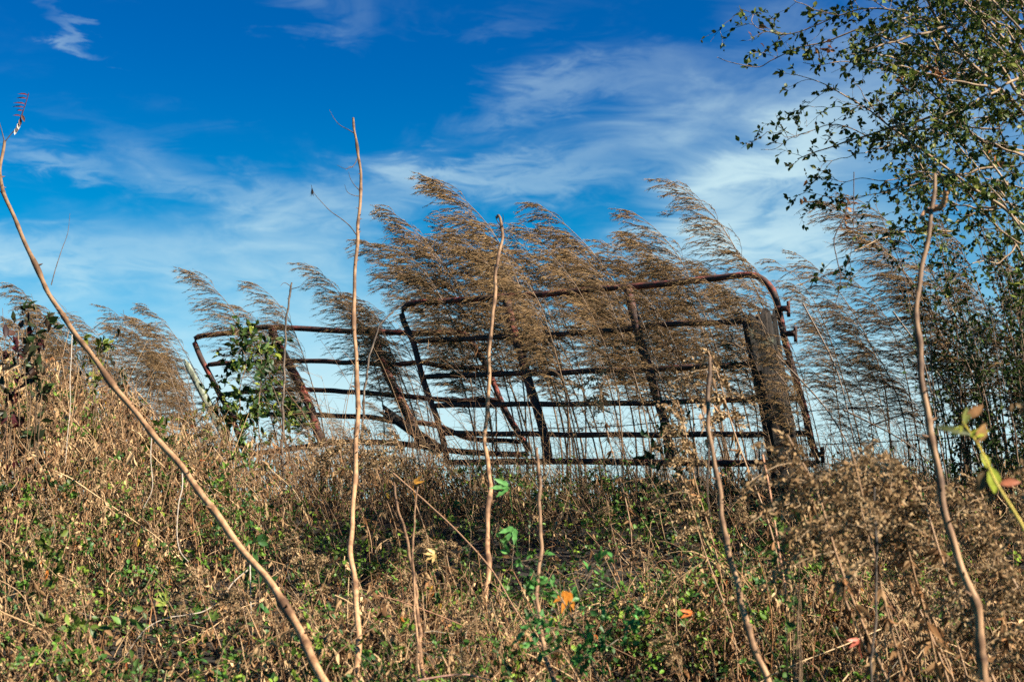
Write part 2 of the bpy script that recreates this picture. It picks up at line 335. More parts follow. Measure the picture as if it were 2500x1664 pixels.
mb = MB(); slab_mesh(mb, P(1884, 775, 9.02), P(1950, 1200, 9.02), .045, .05, .13, seed=5, jag=.06); mb.build('split_slab', M_wood, po)
mb = MB(); slab_mesh(mb, P(1828, 800, 8.86), P(1853, 905, 8.86), .03, .05, .02, seed=8, jag=.05); mb.build('splinter', M_wood, po)
b0 = P(560, 1085, 12.3)
mb = MB(); slab_mesh(mb, P(456, 888, 12.3), b0, .045, .07, .05, seed=11, jag=.06); tag(mb.build('wooden_post', M_lich, loc=b0), 'pale lichen covered old post leaning beside the sagging gate end', 'post')
b0 = P(1075, 1100, 11.2)
mb = MB(); slab_mesh(mb, P(940, 1003, 11.5), b0, .07, .085, .06, seed=12, jag=.06); tag(mb.build('fallen_rail', M_wood, loc=b0), 'short grey broken timber lying aslant across the lower rails of both gates', 'timber')

fb = P(2250, 1180, 9.4)
wf = empty('barbed_wire_fence', fb, 'thin barbed wire strands strung from the wooden post to the right', 'fence')
for (pts, YY) in [([(1905, 800), (2070, 792), (2230, 773), (2500, 744), (2700, 720)], 9.0), ([(1915, 872), (2070, 862), (2212, 853), (2500, 835), (2700, 822)], 9.0),
                  ([(1925, 1006), (2185, 989), (2360, 975), (2500, 965), (2700, 950)], 9.0), ([(1945, 1086), (2100, 1081), (2330, 1068), (2500, 1058), (2700, 1045)], 9.0),
                  ([(1300, 1046), (1500, 1040), (1700, 1022), (1880, 1010)], 9.6)]:
    p = smooth([P(x, y, YY+.3*np.sin((x-1900)/500)) for x, y in pts], 160); mb = MB(); s = np.arange(160)
    for ph in (0, math.pi):
        q = p + np.stack([s*0, .003*np.cos(s*1.4+ph), .003*np.sin(s*1.4+ph)], -1); mb.tubes(q, np.full((1, 160), .0018), (.5, .5, .5), 4)
    m2 = mb; L_ = np.linalg.norm(p[-1]-p[0]); nb = int(L_/.12); ix = np.linspace(2, 157, nb).astype(int); c = p[ix]
    for dv in ((.3, .2, 1), (-.4, .3, .9)):
        dv = norm(np.array(dv, float)); m2.tubes(np.stack([c-dv*.014, c, c+dv*.014], 1), np.array([[.0004, .0017, .0004]]), (.5, .5, .5), 4)
    mb.build('wire', M_wire, wf)

# ------------------------------------------------------------------ bare saplings (traced stems with their own distance and thickness)
def stick(label, pts, Ys, r0, r1, twigs=(), mat=None, nm='bare_sapling', knots=True, seed=0, cat='sapling', group='bare leafless saplings'):
    r = np.random.default_rng(seed+50); m = len(pts); YY = np.linspace(Ys[0], Ys[1], m)
    pp = [P(x, y, Y) for (x, y), Y in zip(pts, YY)]           # tip first, base last
    b = pp[-1].copy(); gz_ = float(G(b[0], b[1]))
    if b[2] > gz_: 
        d = norm(pp[-1]-pp[-2]); d[2] = min(d[2], -.3); pp.append(b + d*((b[2]-gz_+.05)/-d[2])); 
    base = pp[-1]
    o = empty(nm, base, label, cat, group)
    n = 150; p = smooth(pp, n); t = np.linspace(0, 1, n); rr = r1 + (r0-r1)*t**.75
    p = p + .5*rr[:, None]*np.stack([np.sin(t*37+seed)+.5*np.sin(t*83+seed), np.cos(t*29), 0*t], -1)
    rr = rr*(1 + .05*np.sin(t*61+seed))
    cc = np.ones((n, 3)) 
    if knots:
        for q in r.uniform(.02, .98, 26):
            i = int(q*n); w = np.exp(-((np.arange(n)-i)/.9)**2); rr = rr*(1+.22*w); cc = cc*(1-.62*w[:, None]*np.array([.8, .9, 1.0]))
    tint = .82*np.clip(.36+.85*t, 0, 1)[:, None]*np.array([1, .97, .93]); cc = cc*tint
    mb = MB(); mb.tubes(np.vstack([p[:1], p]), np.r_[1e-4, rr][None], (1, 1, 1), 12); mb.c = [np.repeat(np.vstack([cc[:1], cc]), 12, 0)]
    if knots:
        for q in r.uniform(.02, .85, 26):                      # little bud stubs
            i = int(q*n); d = norm(rnd3(1, r)[0]*np.array((1, 1, .3)) + (0, 0, .4)); mb.tubes(np.array([p[i], p[i]+d*rr[i]*1.7, p[i]+d*rr[i]*2.7]), np.array([[rr[i]*.4, rr[i]*.28, 1e-4]]), (.35, .3, .27), 5)
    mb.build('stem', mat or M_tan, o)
    for tw in twigs:
        tp, tr, Yo = tw; q = smooth([P(x, y, Y) for (x, y), Y in zip(tp, np.linspace(Yo[0], Yo[1], len(tp)))], 24)
        mb = MB(); mb.tubes(q, (tr*np.linspace(1, .3 if tr < .0045 else .75, 24))[None]*(1+.15*np.sin(np.arange(24)*2.1)), (.42, .36, .34) if tr < .0045 else (.8, .7, .62), 8); mb.build('twig', M_grey if tr < .0045 else (mat or M_tan), o)
    return o
D = 1.0611
def sc(l): return [(x*D, y*D) for x, y in l]
sa = stick('long thick tan stem slanting from the upper left to the lower middle', sc([(8, 325), (0, 385), (5, 425), (18, 462), (45, 535), (90, 628), (130, 700), (165, 758), (225, 838), (300, 932), (370, 1022), (440, 1103), (500, 1182), (570, 1282), (630, 1357), (680, 1430), (715, 1495), (745, 1566), (770, 1640)]), (7.4, 4.9), .0165, .0075,
           [(sc([(118, 655), (128, 618), (142, 575), (156, 535), (161, 490)]), .0028, (7.1, 7.2)), (sc([(10, 325), (4, 300), (-3, 275)]), .0035, (7.4, 7.4)),
            (sc([(10, 328), (26, 308), (40, 292), (52, 262), (60, 235)]), .0030, (7.4, 7.4))], seed=1)
mb = MB()                                                   # the red withered frond at its tip
ax = np.array([P(x*D, y*D, 7.4) for x, y in [(40, 292), (46, 275), (52, 258), (57, 245), (61, 232), (66, 215)]])
mb.tubes(smooth(ax, 20), np.full((1, 20), .0022), (.12, .03, .02), 5)
for i, t in enumerate(np.linspace(.35, .98, 6)):
    p = smooth(ax, 20)[int(t*19)]; Ln = .075 if t > .5 else .05
    mb.leaves(p[None], np.array([[-1, .1, .30+rng.normal(0, .07)]]), np.array([[.2, -.8, .5]]), Ln*rng.uniform(.85, 1.15), .012, (.17, .035, .02), -.22, (.2, 1, .8, .1), .25)
for t in (.0, .12, .2, .3, .42):
    p = smooth(ax, 20)[int(t*19)]; mb.leaves(p[None], np.array([[rng.uniform(-.5, .4), 0, -1]]), np.array([[.3, -1, .1]]), .05, .017, ((.45, .40, .34) if t in (0., .2) else (.09, .04, .03)), .15, (.2, 1, .9, .1), .2)
mb.build('withered_leaf', M_leafbig, sa)
sb = stick('tall straight bare sapling with curled side twigs left of the gate corner', sc([(811, 272), (816, 300), (824, 345), (827, 385), (830, 430), (827, 500), (822, 550), (815, 640), (817, 760), (820, 880), (822, 1000), (818, 1100), (807, 1200), (806, 1260), (818, 1330), (822, 1400), (820, 1500), (820, 1600)]), (8.0, 5.2), .0120, .0060,
           [(sc([(814, 306), (800, 298), (782, 288), (768, 272), (758, 252)]), .0028, (8, 8.1)), (sc([(822, 365), (816, 378), (806, 386), (793, 388), (776, 380)]), .0028, (8, 7.8)), (sc([(812, 385), (803, 384), (796, 392)]), .002, (7.95, 7.9)),
            (sc([(829, 440), (815, 425), (806, 410), (802, 395)]), .0026, (8, 8)), (sc([(829, 452), (812, 449), (799, 441), (793, 425)]), .0026, (8, 7.9)),
            (sc([(820, 540), (805, 520), (785, 503), (762, 487), (740, 465), (722, 443), (716, 425)]), .0034, (8, 7.9))], seed=2)
mb = MB(); q = P(718*D, 432*D, 7.9)
for i in range(5): mb.leaves(q[None]+rng.normal(0, .004, (1, 3)), np.array([[.05*i-.1, 0, -1]]), rnd3(1), .055, .014, (.02, .015, .014), .1)
mb.build('withered_leaf', M_dry, sb)
stick('thin bare sapling crossing the top rail in front of the second gate upright', sc([(1143, 500), (1150, 498), (1155, 530), (1151, 570), (1143, 620), (1135, 700), (1125, 850), (1118, 1000), (1123, 1080), (1126, 1140), (1122, 1240), (1120, 1330)]), (8.2, 6.6), .0125, .0070,
      [(sc([(1152, 520), (1144, 508), (1139, 496)]), .004, (8.2, 8.1)), (sc([(1154, 520), (1158, 505), (1157, 492)]), .003, (8.2, 8.1))], seed=3)
stick('slim pale stem below the middle of the upright gate', sc([(1237, 1030), (1238, 1070), (1241, 1120), (1244, 1210), (1241, 1300), (1236, 1380), (1243, 1450), (1262, 1520), (1275, 1580), (1285, 1640)]), (5.6, 4.9), .0100, .0055, seed=4)
stick('bare blurred stem in front of the gate with dried scraps at its top', sc([(1636, 820), (1632, 860), (1626, 920), (1632, 980), (1641, 1045), (1655, 1140), (1670, 1230), (1690, 1330), (1722, 1440), (1762, 1566), (1785, 1650)]), (4.7, 4.3), .0125, .0052,
      [(sc([(1634, 850), (1640, 830), (1648, 812)]), .002, (4.7, 4.7)), (sc([(1628, 940), (1618, 960), (1612, 985)]), .003, (4.7, 4.6)), (sc([(1632, 985), (1630, 1060), (1628, 1130), (1636, 1200)]), .003, (4.65, 4.6))], seed=5)
mb = MB()
for (x, y) in [(1612, 950), (1618, 975), (1640, 930), (1645, 1000), (1622, 1010), (1640, 870), (1620, 930)]:
    b_ = P(x*D, y*D, 4.65); mb.leaves(b_[None], np.array([[rng.uniform(-.6, .6), 0, -1]]), rnd3(1), .035, .014, (.42, .25, .14), rng.uniform(-.4, .4), fold=.2)
tag(mb.build('dried_leaf_scraps', M_dry, loc=P(1625*D, 1020*D, 4.65)), 'curled orange brown dead leaf scraps caught on the blurred stem before the gate', 'dead leaves')
stick('long pale blurred stem with a hooked stub at its top on the right', sc([(2152, 400), (2148, 440), (2140, 500), (2132, 570), (2118, 645), (2107, 710), (2114, 800), (2130, 920), (2145, 1030), (2165, 1130), (2200, 1260), (2240, 1400), (2268, 1566), (2280, 1640)]), (4.3, 3.9), .0150, .0050,
      [(sc([(2138, 488), (2150, 480), (2163, 478), (2172, 462), (2176, 440)]), .0105, (4.28, 4.2)), (sc([(2138, 482), (2128, 486), (2118, 503)]), .0075, (4.28, 4.25)), (sc([(2138, 500), (2150, 520), (2165, 500)]), .003, (4.3, 4.3))], seed=6)
stick('short peeled stem leaning left in the dark hollow below the gates', sc([(905, 1110), (912, 1150), (925, 1200), (938, 1250), (950, 1310), (958, 1370), (962, 1420)]), (6.4, 5.5), .0085, .0045, seed=7)
stick('thorny yellowish upright stem in the dark hollow beside the peeled one', sc([(960, 1120), (955, 1180), (950, 1250), (952, 1330), (956, 1420), (962, 1500), (965, 1600)]), (6.1, 5.0), .005, .0030, seed=8)
stick('thin weathered cane between the gate and the blurred right stem', sc([(2012, 1120), (2014, 1200), (2016, 1300), (2016, 1400), (2006, 1500), (2004, 1600)]), (4.3, 4.2), .0045, .003, mat=M_grey, seed=9)
stick('bare knotty stem rising behind the leafy vine on the sagging gate', [(713, 690), (706, 730), (700, 770), (697, 810), (695, 870), (692, 960), (690, 1060), (690, 1180)], (9.6, 9.2), .0085, .006,
      [([(712, 700), (695, 690), (684, 698)], .003, (9.6, 9.5)), ([(712, 705), (730, 700), (745, 690)], .003, (9.6, 9.6))], mat=M_grey, seed=10)
stick('dark forked twig pointing up between the two gates', [(960, 758), (945, 775), (925, 800), (905, 860), (893, 930), (887, 1000), (885, 1090)], (9.8, 9.4), .009, .0045, [([(930, 790), (938, 775), (960, 765)], .003, (9.8, 9.8)), ([(928, 795), (905, 800)], .003, (9.8, 9.8))], mat=M_grey, seed=13)

# ------------------------------------------------------------------ dog fennel with wind-blown plumes
TAN = [(.52, .35, .20), (.38, .25, .14), (.20, .14, .09), (.74, .54, .30), (.09, .07, .05), (.06, .05, .04)]
def make_fennel(seed, dense=1.0, lean=.75, H=2.5):
    r = np.random.default_rng(seed)
    root = empty('dog_fennel', (0, 0, 0), 'x', 'weed')
    s = np.linspace(0, 1, 26); yb = r.uniform(-.12, .12)
    ex = r.uniform(1.6, 3.1)
    st = np.stack([-lean*s**ex - .18*np.clip(s-.8, 0, 1)**1.0*1.6 + .02*np.sin(s*9+seed), yb*s**2, H*(s - .05*s**6) - .10*np.clip(s-.85, 0, 1)**1.5*6], -1)
    mb = MB(); rad = .0075*(1-s)**.8+.0012; mb.tubes(st, rad[None], (.15, .095, .055), 5)
    nb = int(82*dense); ts = np.sort(r.uniform(.37, .985, nb)); Ln = (.14 + .62*(1-ts)**.6)*r.uniform(.65, 1.15, nb)*np.clip((ts-.30)*4, .3, 1)
    i0 = ts*25; i = np.clip(i0.astype(int), 0, 24); f = (i0-i)[:, None]; b = st[i]*(1-f)+st[i+1]*f; tg = norm(st[i+1]-st[i])
    side = norm(np.stack([r.normal(-.5, .6, nb), r.normal(0, 1, nb), r.normal(0, .1, nb)], -1))
    d0 = norm(tg*1.0 + side*.75); wind = np.stack([np.full(nb, -1.0), r.normal(0, .34, nb), r.normal(.10, .24, nb)], -1)
    n = 8; pts = [b]; 
    for q in range(1, n):
        t = q/(n-1); d = norm(d0*(1-t)**1.2 + wind*(t*1.3) + np.array((0, 0, -.30))*t*t); pts.append(pts[-1] + d*(Ln/(n-1))[:, None])
    BP = np.stack(pts, 1); cb = pal([(.17, .11, .065), (.24, .15, .08)], nb, .15, r)
    mb.tubes(BP, (np.linspace(1, .35, n)[None]*.0019)*np.ones((nb, 1)), cb, 3)
    stem = mb.build('stem', M_stem, root)
    # branchlets
    m = 26; rep = nb*m; bi = np.repeat(np.arange(nb), m); tt = r.uniform(.18, 1.0, rep)*(n-1); k = np.clip(tt.astype(int), 0, n-2); f = (tt-k)[:, None]
    bb = BP[bi, k]*(1-f)+BP[bi, k+1]*f; bd = norm(BP[bi, k+1]-BP[bi, k])
    d = norm(bd*1.0 + r.normal(0, .30, (rep, 3)) + np.array((-.30, 0, -.16))); l = r.uniform(.02, .07, rep)*np.clip(Ln[bi]*3.2, .55, 1.2)
    e = bb + d*l[:, None]*.55; e2 = e + norm(d + np.array((-.5, 0, -.45)) + r.normal(0, .3, (rep, 3)))*l[:, None]*.5
    cl = pal(TAN, rep, .2, r); pm = MB()
    pm.tubes(np.stack([bb, e, e2], 1), np.array([[.0011, .0014, .0006]]), cl, 3)
    u = 3; bi = np.repeat(np.arange(rep), u); t = r.uniform(.1, 1, rep*u)[:, None]; p0 = np.where(t < .55, bb[bi]+(e-bb)[bi]*(t/.55), e[bi]+(e2-e)[bi]*((t-.55)/.45))
    pm.leaves(p0, norm(d[bi]+r.normal(0, .6, (rep*u, 3)) + np.array((0, 0, -.5))), rnd3(rep*u, r), r.uniform(.005, .0115, rep*u), r.uniform(.0025, .0050, rep*u), pal(TAN, rep*u, .25, r)*1.1, prof=(.3, 1, .2))
    # thread leaves / bare side shoots low on the stem
    nl = 46; tl = r.uniform(.04, .42, nl); j = (tl*25).astype(int); b = st[j]; dd = norm(np.stack([r.normal(-.25, .5, nl), r.normal(0, .6, nl), r.uniform(.1, 1.0, nl)], -1)); ll = r.uniform(.06, .26, nl)
    P3 = np.stack([b, b+dd*ll[:, None]*.5, b+dd*ll[:, None]*.5+norm(dd+np.array((-.4, 0, -.5)))*ll[:, None]*.5], 1); pm.tubes(P3, np.array([[.0013, .001, .0004]]), pal([(.13, .09, .05), (.2, .13, .07)], nl, .2, r), 3)
    pl = pm.build('plume', M_plume, root); reg(root, stem, pl)
    tip = st[-1]; return root, tip
protos = [make_fennel(100+i, dn, ln, H) for i, (dn, ln, H) in enumerate([(1.0, .75, 2.5), (1.15, .9, 2.5), (.9, .6, 2.4), (1.1, 1.0, 2.5), (.8, .7, 2.3), (1.2, .8, 2.6), (1.0, 1.15, 2.5), (.55, .7, 2.4)])]
used = set()
def fennel(px, py, Y, k, label, group, rz=None, sx=1.0):
    root, tip = protos[k]
    T = P(px, py, Y); s = 1.0
    for _ in range(5):
        bx = T[0] - tip[0]*s*sx; s = (T[2] - float(G(bx, Y)))/tip[2]
    o = root if k not in used else copy_tree(root)
    used.add(k); bx = T[0]-tip[0]*s*sx
    o.location = (bx, Y - tip[1]*s, float(G(bx, Y))-.02); o.scale = (s*sx, s, s); o.rotation_euler = (0, 0, R(rng.uniform(-30, 30) if rz is None else rz))
    tag(o, label, 'weed', group)
special = [(1052, 425, 10.9, 1, 'tallest feathery plume left of the middle, tip level with the highest'), (1625, 428, 10.2, 5, 'tall separate plume arching left above the round right gate corner'), (462, 653, 12.0, 1, 'dense round topped plume above the left end of the sagging gate'),
           (1308, 487, 10.9, 3, 'plume with its tip above the middle of the upright gate'), (742, 634, 11.6, 5, 'golden plume just left of the tall straight sapling'), (945, 505, 11.3, 6, 'plume reaching farthest left beside the tallest one'),
           (1540, 508, 10.5, 0, 'brown plume whose tip lies just left of the separate arching one'), (888, 578, 11.7, 3, 'loose plume touching the tall straight sapling on its right side'), (620, 684, 12.2, 0, 'low thin plume above the leafy vine on the gate'),
           (32, 688, 12.5, 2, 'small plume at the far left edge above the dark lobed leaves'), (262, 744, 13.5, 4, 'small faint plume left of centre in the gap behind the slanting stem'), (352, 742, 12.6, 6, 'ragged brown plume left of the sagging gate end'),
           (1887, 628, 9.9, 7, 'slender single plume right of the round gate corner'), (1945, 612, 9.6, 4, 'plume with bare curled tip right of the slender one'), (2020, 482, 8.9, 3, 'large open plume behind the hooked blurred stem')]
for (px, py, Y, k, lb) in special: fennel(px, py, Y, k, 'dry dog fennel, '+lb, 'dog fennel plants around the gates', rz=0)
GM = 'dog fennel in the thick of the stand'
cont = [(-60, 745), (0, 730), (60, 740), (130, 800), (215, 768), (300, 760), (360, 750), (410, 730), (470, 680), (560, 735), (620, 700), (690, 735), (750, 660), (830, 690), (900, 600), (950, 540), (1060, 450), (1130, 540), (1210, 540), (1310, 510), (1420, 545), (1540, 530), (1600, 600), (1660, 560), (1760, 620)]
cxs, cys = zip(*cont)
for i in range(70):
    px = rng.uniform(820, 1700) if i < 48 else rng.uniform(-60, 820)
    py = np.interp(px, cxs, cys) + abs(rng.normal(0, 62)) + (18 if i < 48 else 25)
    Y = rng.uniform(10.9, 13.2) if px < 900 else rng.uniform(10.6 - (px-900)/900*.7, 12.6)
    if px < 820: lb, g = 'dry brown dog fennel with low wind-bent plume left of the tall straight sapling', 'dog fennel left of the tall sapling'
    else: lb, g = 'dry dog fennel massed behind the upright gate, plume blown left', 'dog fennel massed behind the upright gate'
    fennel(px, min(py, 930), Y, int(rng.integers(0, 8)), lb, g)
for (px, py, Y, k) in [(1840, 760, 9.8, 7), (1960, 760, 9.6, 4), (2010, 880, 9.4, 7), (1900, 700, 9.9, 2), (2060, 640, 9.3, 2), (2090, 560, 9.2, 6), (2150, 620, 9.0, 4), (2230, 560, 8.9, 2), (2300, 640, 8.7, 7), (2050, 800, 9.5, 2),
                       (2110, 720, 9.3, 4), (2190, 740, 9.0, 7), (2350, 700, 8.8, 0), (2420, 620, 8.6, 2), (2260, 820, 8.8, 7), (2400, 800, 8.8, 6), (2090, 470, 9.0, 4), (2480, 760, 8.6, 1)]:
    fennel(px, py, Y, k, 'dry dog fennel with open dark plume by the barbed wire right of the post', 'dog fennel right of the wooden post')
for i in range(13):
    fennel(-50+i*36+rng.uniform(-15, 15), rng.uniform(720, 850)+ (0 if i < 4 else 15), rng.uniform(9.9, 11.2), int(rng.integers(0, 7)), 'dry dog fennel behind the mound of weeds at the far left', 'dog fennel at the far left')
for i in range(8):
    fennel(rng.uniform(1930, 2330), rng.uniform(620, 920), rng.uniform(8.6, 10.0), (7, 4)[i % 2], 'dry dog fennel with open dark plume by the barbed wire right of the post', 'dog fennel right of the wooden post')
for i, px in enumerate(np.linspace(1215, 1790, 8)):
    fennel(px+rng.uniform(-20, 20), rng.uniform(590, 760), rng.uniform(8.9, 9.35), [7, 4, 0, 7, 2, 4, 7, 2][i], 'dry dog fennel rising in front of the upright gate rails', 'dog fennel in front of the upright gate', sx=.9)
for (px, py, Y, k) in [(1790, 700, 8.6, 7), (1835, 800, 8.5, 4), (1760, 810, 8.7, 7)]:
    fennel(px, py, Y, k, 'dry dog fennel standing close in front of the dark wooden post', 'dog fennel before the wooden post', sx=.8)
for (px, py, Y, k) in [(905, 985, 9.0, 1), (800, 1010, 9.2, 5)]:
    fennel(px, py-10, Y, k, 'low dense dog fennel drooping in front of the sagging gate', 'low dog fennel before the sagging gate')

# ------------------------------------------------------------------ undergrowth on the bank
cpx = [-300, 0, 150, 300, 420, 520, 640, 760, 860, 950, 1100, 1300, 1500, 1700, 1950, 2050, 2150, 2300, 2400, 2500, 2900]
cpy = [915, 915, 925, 970, 1040, 1065, 1085, 1100, 1075, 1105, 1135, 1145, 1150, 1172, 1178, 1130, 1140, 1185, 1160, 1120, 1100]
def Hc(x, y):
    px = x/y*FPX*.98+1250; el_ = PITCH + np.arctan((832-np.interp(px, cpx, cpy))/FPX)
    top = 1.6 + np.tan(el_)*np.maximum(y, 1)/np.cos(np.arctan(x/y)) - G(x, y)
    far = np.clip(top, .14, 1.35); near = .38 + .15*vnoise(x, y, 1.9, 4) + .25*sstep(px, 400, 0)*sstep(y, 4, 6.5)
    w = sstep(y, 6.6, 8.6); h = near*(1-w) + far*w
    pit = sstep(px, 600, 760)*sstep(px, 1980, 1800)*sstep(y, 6.5, 7.1)*sstep(y, 8.9, 8.4)
    pit2 = sstep(px, 300, 420)*sstep(px, 700, 600)*sstep(y, 5.3, 5.7)*sstep(y, 7.0, 6.6)
    h = h*(1 - .5*pit - .4*pit2)
    return h*(1 + .16*vnoise(x, y, 4.1, 9) + .08*vnoise(x, y, 9.3, 1))
def spots(n, y0=4.0, y1=10.4, p0=-350, p1=2850, r=rng, pw=1.0):
    y = y0 + (y1-y0)*r.random(n)**pw; px = r.uniform(p0, p1, n); x = (px-1250)/FPX*y; return x, y
DRY = [(.46, .30, .17), (.36, .22, .12), (.24, .14, .08), (.56, .39, .24), (.17, .10, .06), (.42, .22, .11), (.10, .06, .04)]
PALE = [(.86, .64, .40), (.74, .52, .31), (.60, .42, .25)]
GREEN = [(.07, .15, .03), (.10, .23, .04), (.18, .36, .05), (.04, .11, .025), (.28, .44, .06), (.06, .18, .05)]

def dens(x, y):
    px = x/y*FPX+1250
    d = .05 + .95*sstep(vnoise(x, y, 2.3, 3) + .7*vnoise(x, y, 6.3, 7), -.25, .45)
    hollow = sstep(px, 560, 760)*sstep(px, 2060, 1850)*sstep(y, 6.6, 7.3)*sstep(y, 9.2, 8.6)
    hollow2 = sstep(px, 250, 420)*sstep(px, 720, 600)*sstep(y, 5.2, 5.7)*sstep(y, 7.2, 6.6)
    d = d*(1-.88*hollow)*(1-.85*hollow2); return np.maximum(d, .9*sstep(px, 560, 300)*sstep(y, 6.8, 7.6))
# strands hung with curled dead leaves
mb = MB(); ms = MB()
n = 13500; x, y = spots(n); h = Hc(x, y); g = G(x, y); keep = rng.random(n) < dens(x, y); x, y, h, g = x[keep], y[keep], h[keep], g[keep]; n = len(x)
z0 = g + h*rng.uniform(.45, 1.08, n); ln = np.minimum(rng.uniform(.14, .5, n), z0-g+.02); k = 9; t = np.linspace(0, 1, k)
dr = rng.normal(0, .16, (n, 2)); amp = rng.uniform(.005, .03, n)[:, None]; ph = rng.uniform(0, 6, n)[:, None]
S = np.stack([x[:, None]+dr[:, :1]*t*.8+amp*np.sin(t*9+ph), y[:, None]+dr[:, 1:]*t+amp*np.cos(t*7+ph), z0[:, None]-ln[:, None]*t+.03*np.sin(t*3+ph)*amp*20], -1)
ms.tubes(S, np.linspace(1, .5, k)[None]*rng.uniform(.0012, .0028, n)[:, None], pal(DRY, n), 3)
m = 13; bi = np.repeat(np.arange(n), m); tt = rng.uniform(0, 1, n*m)*(k-1); kk = np.clip(tt.astype(int), 0, k-2); f = (tt-kk)[:, None]; b = S[bi, kk]*(1-f)+S[bi, kk+1]*f
d = norm(rng.normal(0, .55, (n*m, 3)) + np.array((0, 0, -1.15))); sz = rng.uniform(.55, 1.35, n)[bi]*rng.uniform(.6, 1.2, n*m)
cc = np.where((rng.random(n) < .5)[bi][:, None], pal(DRY, n, .2)[bi], pal(PALE, n, .2)[bi]*.92)*(1+rng.normal(0, .16, (n*m, 1)))
acc = rng.random(n*m) < .015; cc[acc] = pal([(.55, .20, .05), (.42, .12, .05), (.6, .42, .06)], acc.sum())
mb.leaves(b, d, rnd3(n*m), 0.036*sz, .0115*sz, np.clip(cc, .01, .9), rng.uniform(-.55, .55, n*m), (.2, 1, .75, .1), .28, rng.uniform(-1.8, 1.8, n*m))
n = 2300; x, y = spots(n); h = Hc(x, y); g = G(x, y); keep = rng.random(n) < dens(x, y)+.06; x, y, h, g = x[keep], y[keep], h[keep], g[keep]; n = len(x)
z0 = g + h*rng.uniform(.6, 1.12, n); ln = np.minimum(rng.uniform(.2, .6, n), z0-g+.02); ph = rng.uniform(0, 6, n)[:, None]; dr = rng.normal(0, .3, (n, 2))
S = np.stack([x[:, None]+dr[:, :1]*t+.02*np.sin(t*8+ph), y[:, None]+dr[:, 1:]*t*.6, z0[:, None]-ln[:, None]*t**1.3], -1)
ms.tubes(S, np.linspace(1, .6, k)[None]*rng.uniform(.0018, .0034, n)[:, None], pal(DRY[:4]+PALE, n), 4)
m = 15; bi = np.repeat(np.arange(n), m); tt = rng.uniform(0, 1, n*m)*(k-1); kk = np.clip(tt.astype(int), 0, k-2); f = (tt-kk)[:, None]; b = S[bi, kk]*(1-f)+S[bi, kk+1]*f
sz = rng.uniform(.6, 1.3, n)[bi]*rng.uniform(.6, 1.25, n*m); cc = np.where((rng.random(n) < .4)[bi][:, None], pal(DRY, n, .2)[bi], pal(PALE, n, .12)[bi])*(1+rng.normal(0, .14, (n*m, 1)))
mb.leaves(b, norm(rng.normal(0, .42, (n*m, 3)) + np.array((-.05, 0, -1.2))), rnd3(n*m), .052*sz, .0165*sz, np.clip(cc, .01, .9), rng.uniform(-.6, .6, n*m), (.15, .8, 1, .6, .08), .34, rng.uniform(-2.2, 2.2, n*m))
n = 16000; x, y = spots(n, 3.6, 10.4); b = np.stack([x, y, G(x, y)+rng.uniform(.004, .05, n)], -1)
mb.leaves(b, norm(rnd3(n)*np.array((1, 1, .35))), norm(rng.normal(0, .4, (n, 3))+np.array((0, -.2, 1))), rng.uniform(.03, .07, n), rng.uniform(.012, .03, n), pal([(.20, .12, .07), (.30, .18, .10), (.12, .075, .05), (.40, .27, .16)], n, .25), rng.uniform(-.5, .5, n), (.15, .8, 1, .1), .2)
tag(mb.build('dead_leaves', M_dry), 'mass of curled tan and brown dead leaves hanging over the bank', 'dead leaves', kind='stuff')

# erect and leaning stalks, tangled tendrils
n = 6500; x, y = spots(n); k_ = rng.random(n) < .04+.96*dens(x, y); x, y = x[k_], y[k_]; n = len(x); h = Hc(x, y)*rng.uniform(.5, 1.22, n)+.04; g = G(x, y); t = np.linspace(0, 1, 6)
l = rng.normal(-.10, .22, (n, 1)); l2 = rng.normal(0, .15, (n, 1)); ben = rng.normal(0, .08, (n, 1))
S = np.stack([x[:, None]+l*t*h[:, None]+ben*t*t, y[:, None]+l2*t*h[:, None], g[:, None]-.02+h[:, None]*t], -1)
ms.tubes(S, np.linspace(1, .45, 6)[None]*rng.uniform(.0014, .0042, n)[:, None], pal(DRY+PALE+[(.35, .17, .09)], n), 4)
n = 6500; x, y = spots(n); k_ = rng.random(n) < .04+.96*dens(x, y); x, y = x[k_], y[k_]; n = len(x); hh = Hc(x, y); z = G(x, y)+hh*rng.uniform(.15, 1.05, n); k = 12; d = rnd3(n)*np.array((1, .6, .7)); q = np.stack([x, y, z], -1); pts = [q]; Ls = rng.uniform(.12, .6, n)[:, None]
ax_ = rnd3(n); 
for i in range(k-1):
    d = norm(d + np.cross(d, ax_)*.22 + rng.normal(0, .10, (n, 3)) + np.array((0, 0, -.05))); q = q + d*Ls/(k-1); pts.append(q)
ms.tubes(np.stack(pts, 1), np.linspace(1, .5, k)[None]*rng.uniform(.0009, .0022, n)[:, None], pal(PALE+DRY+[(.36, .33, .28)], n), 3)
n = 620; y = rng.uniform(8.2, 10.2, n); px = rng.uniform(330, 2300, n); x = (px-1250)/FPX*y; h = Hc(x, y) + rng.gamma(2.0, .14, n)*np.where((px > 450) & (px < 800), .5, 1.0); t = np.linspace(0, 1, 8)
l = rng.normal(-.22, .28, (n, 1)); bn = rng.normal(-.12, .2, (n, 1)); S = np.stack([x[:, None]+l*t*h[:, None]*.6+bn*t*t*h[:, None], y[:, None]+rng.normal(0, .12, (n, 1))*t*h[:, None], G(x, y)[:, None]-.02+h[:, None]*(t-.06*t**4)], -1)
ms.tubes(S, np.linspace(1, .35, 8)[None]*rng.uniform(.0016, .0040, n)[:, None], pal([(.16, .09, .055), (.10, .06, .04), (.30, .18, .10), (.40, .27, .16)], n), 4)
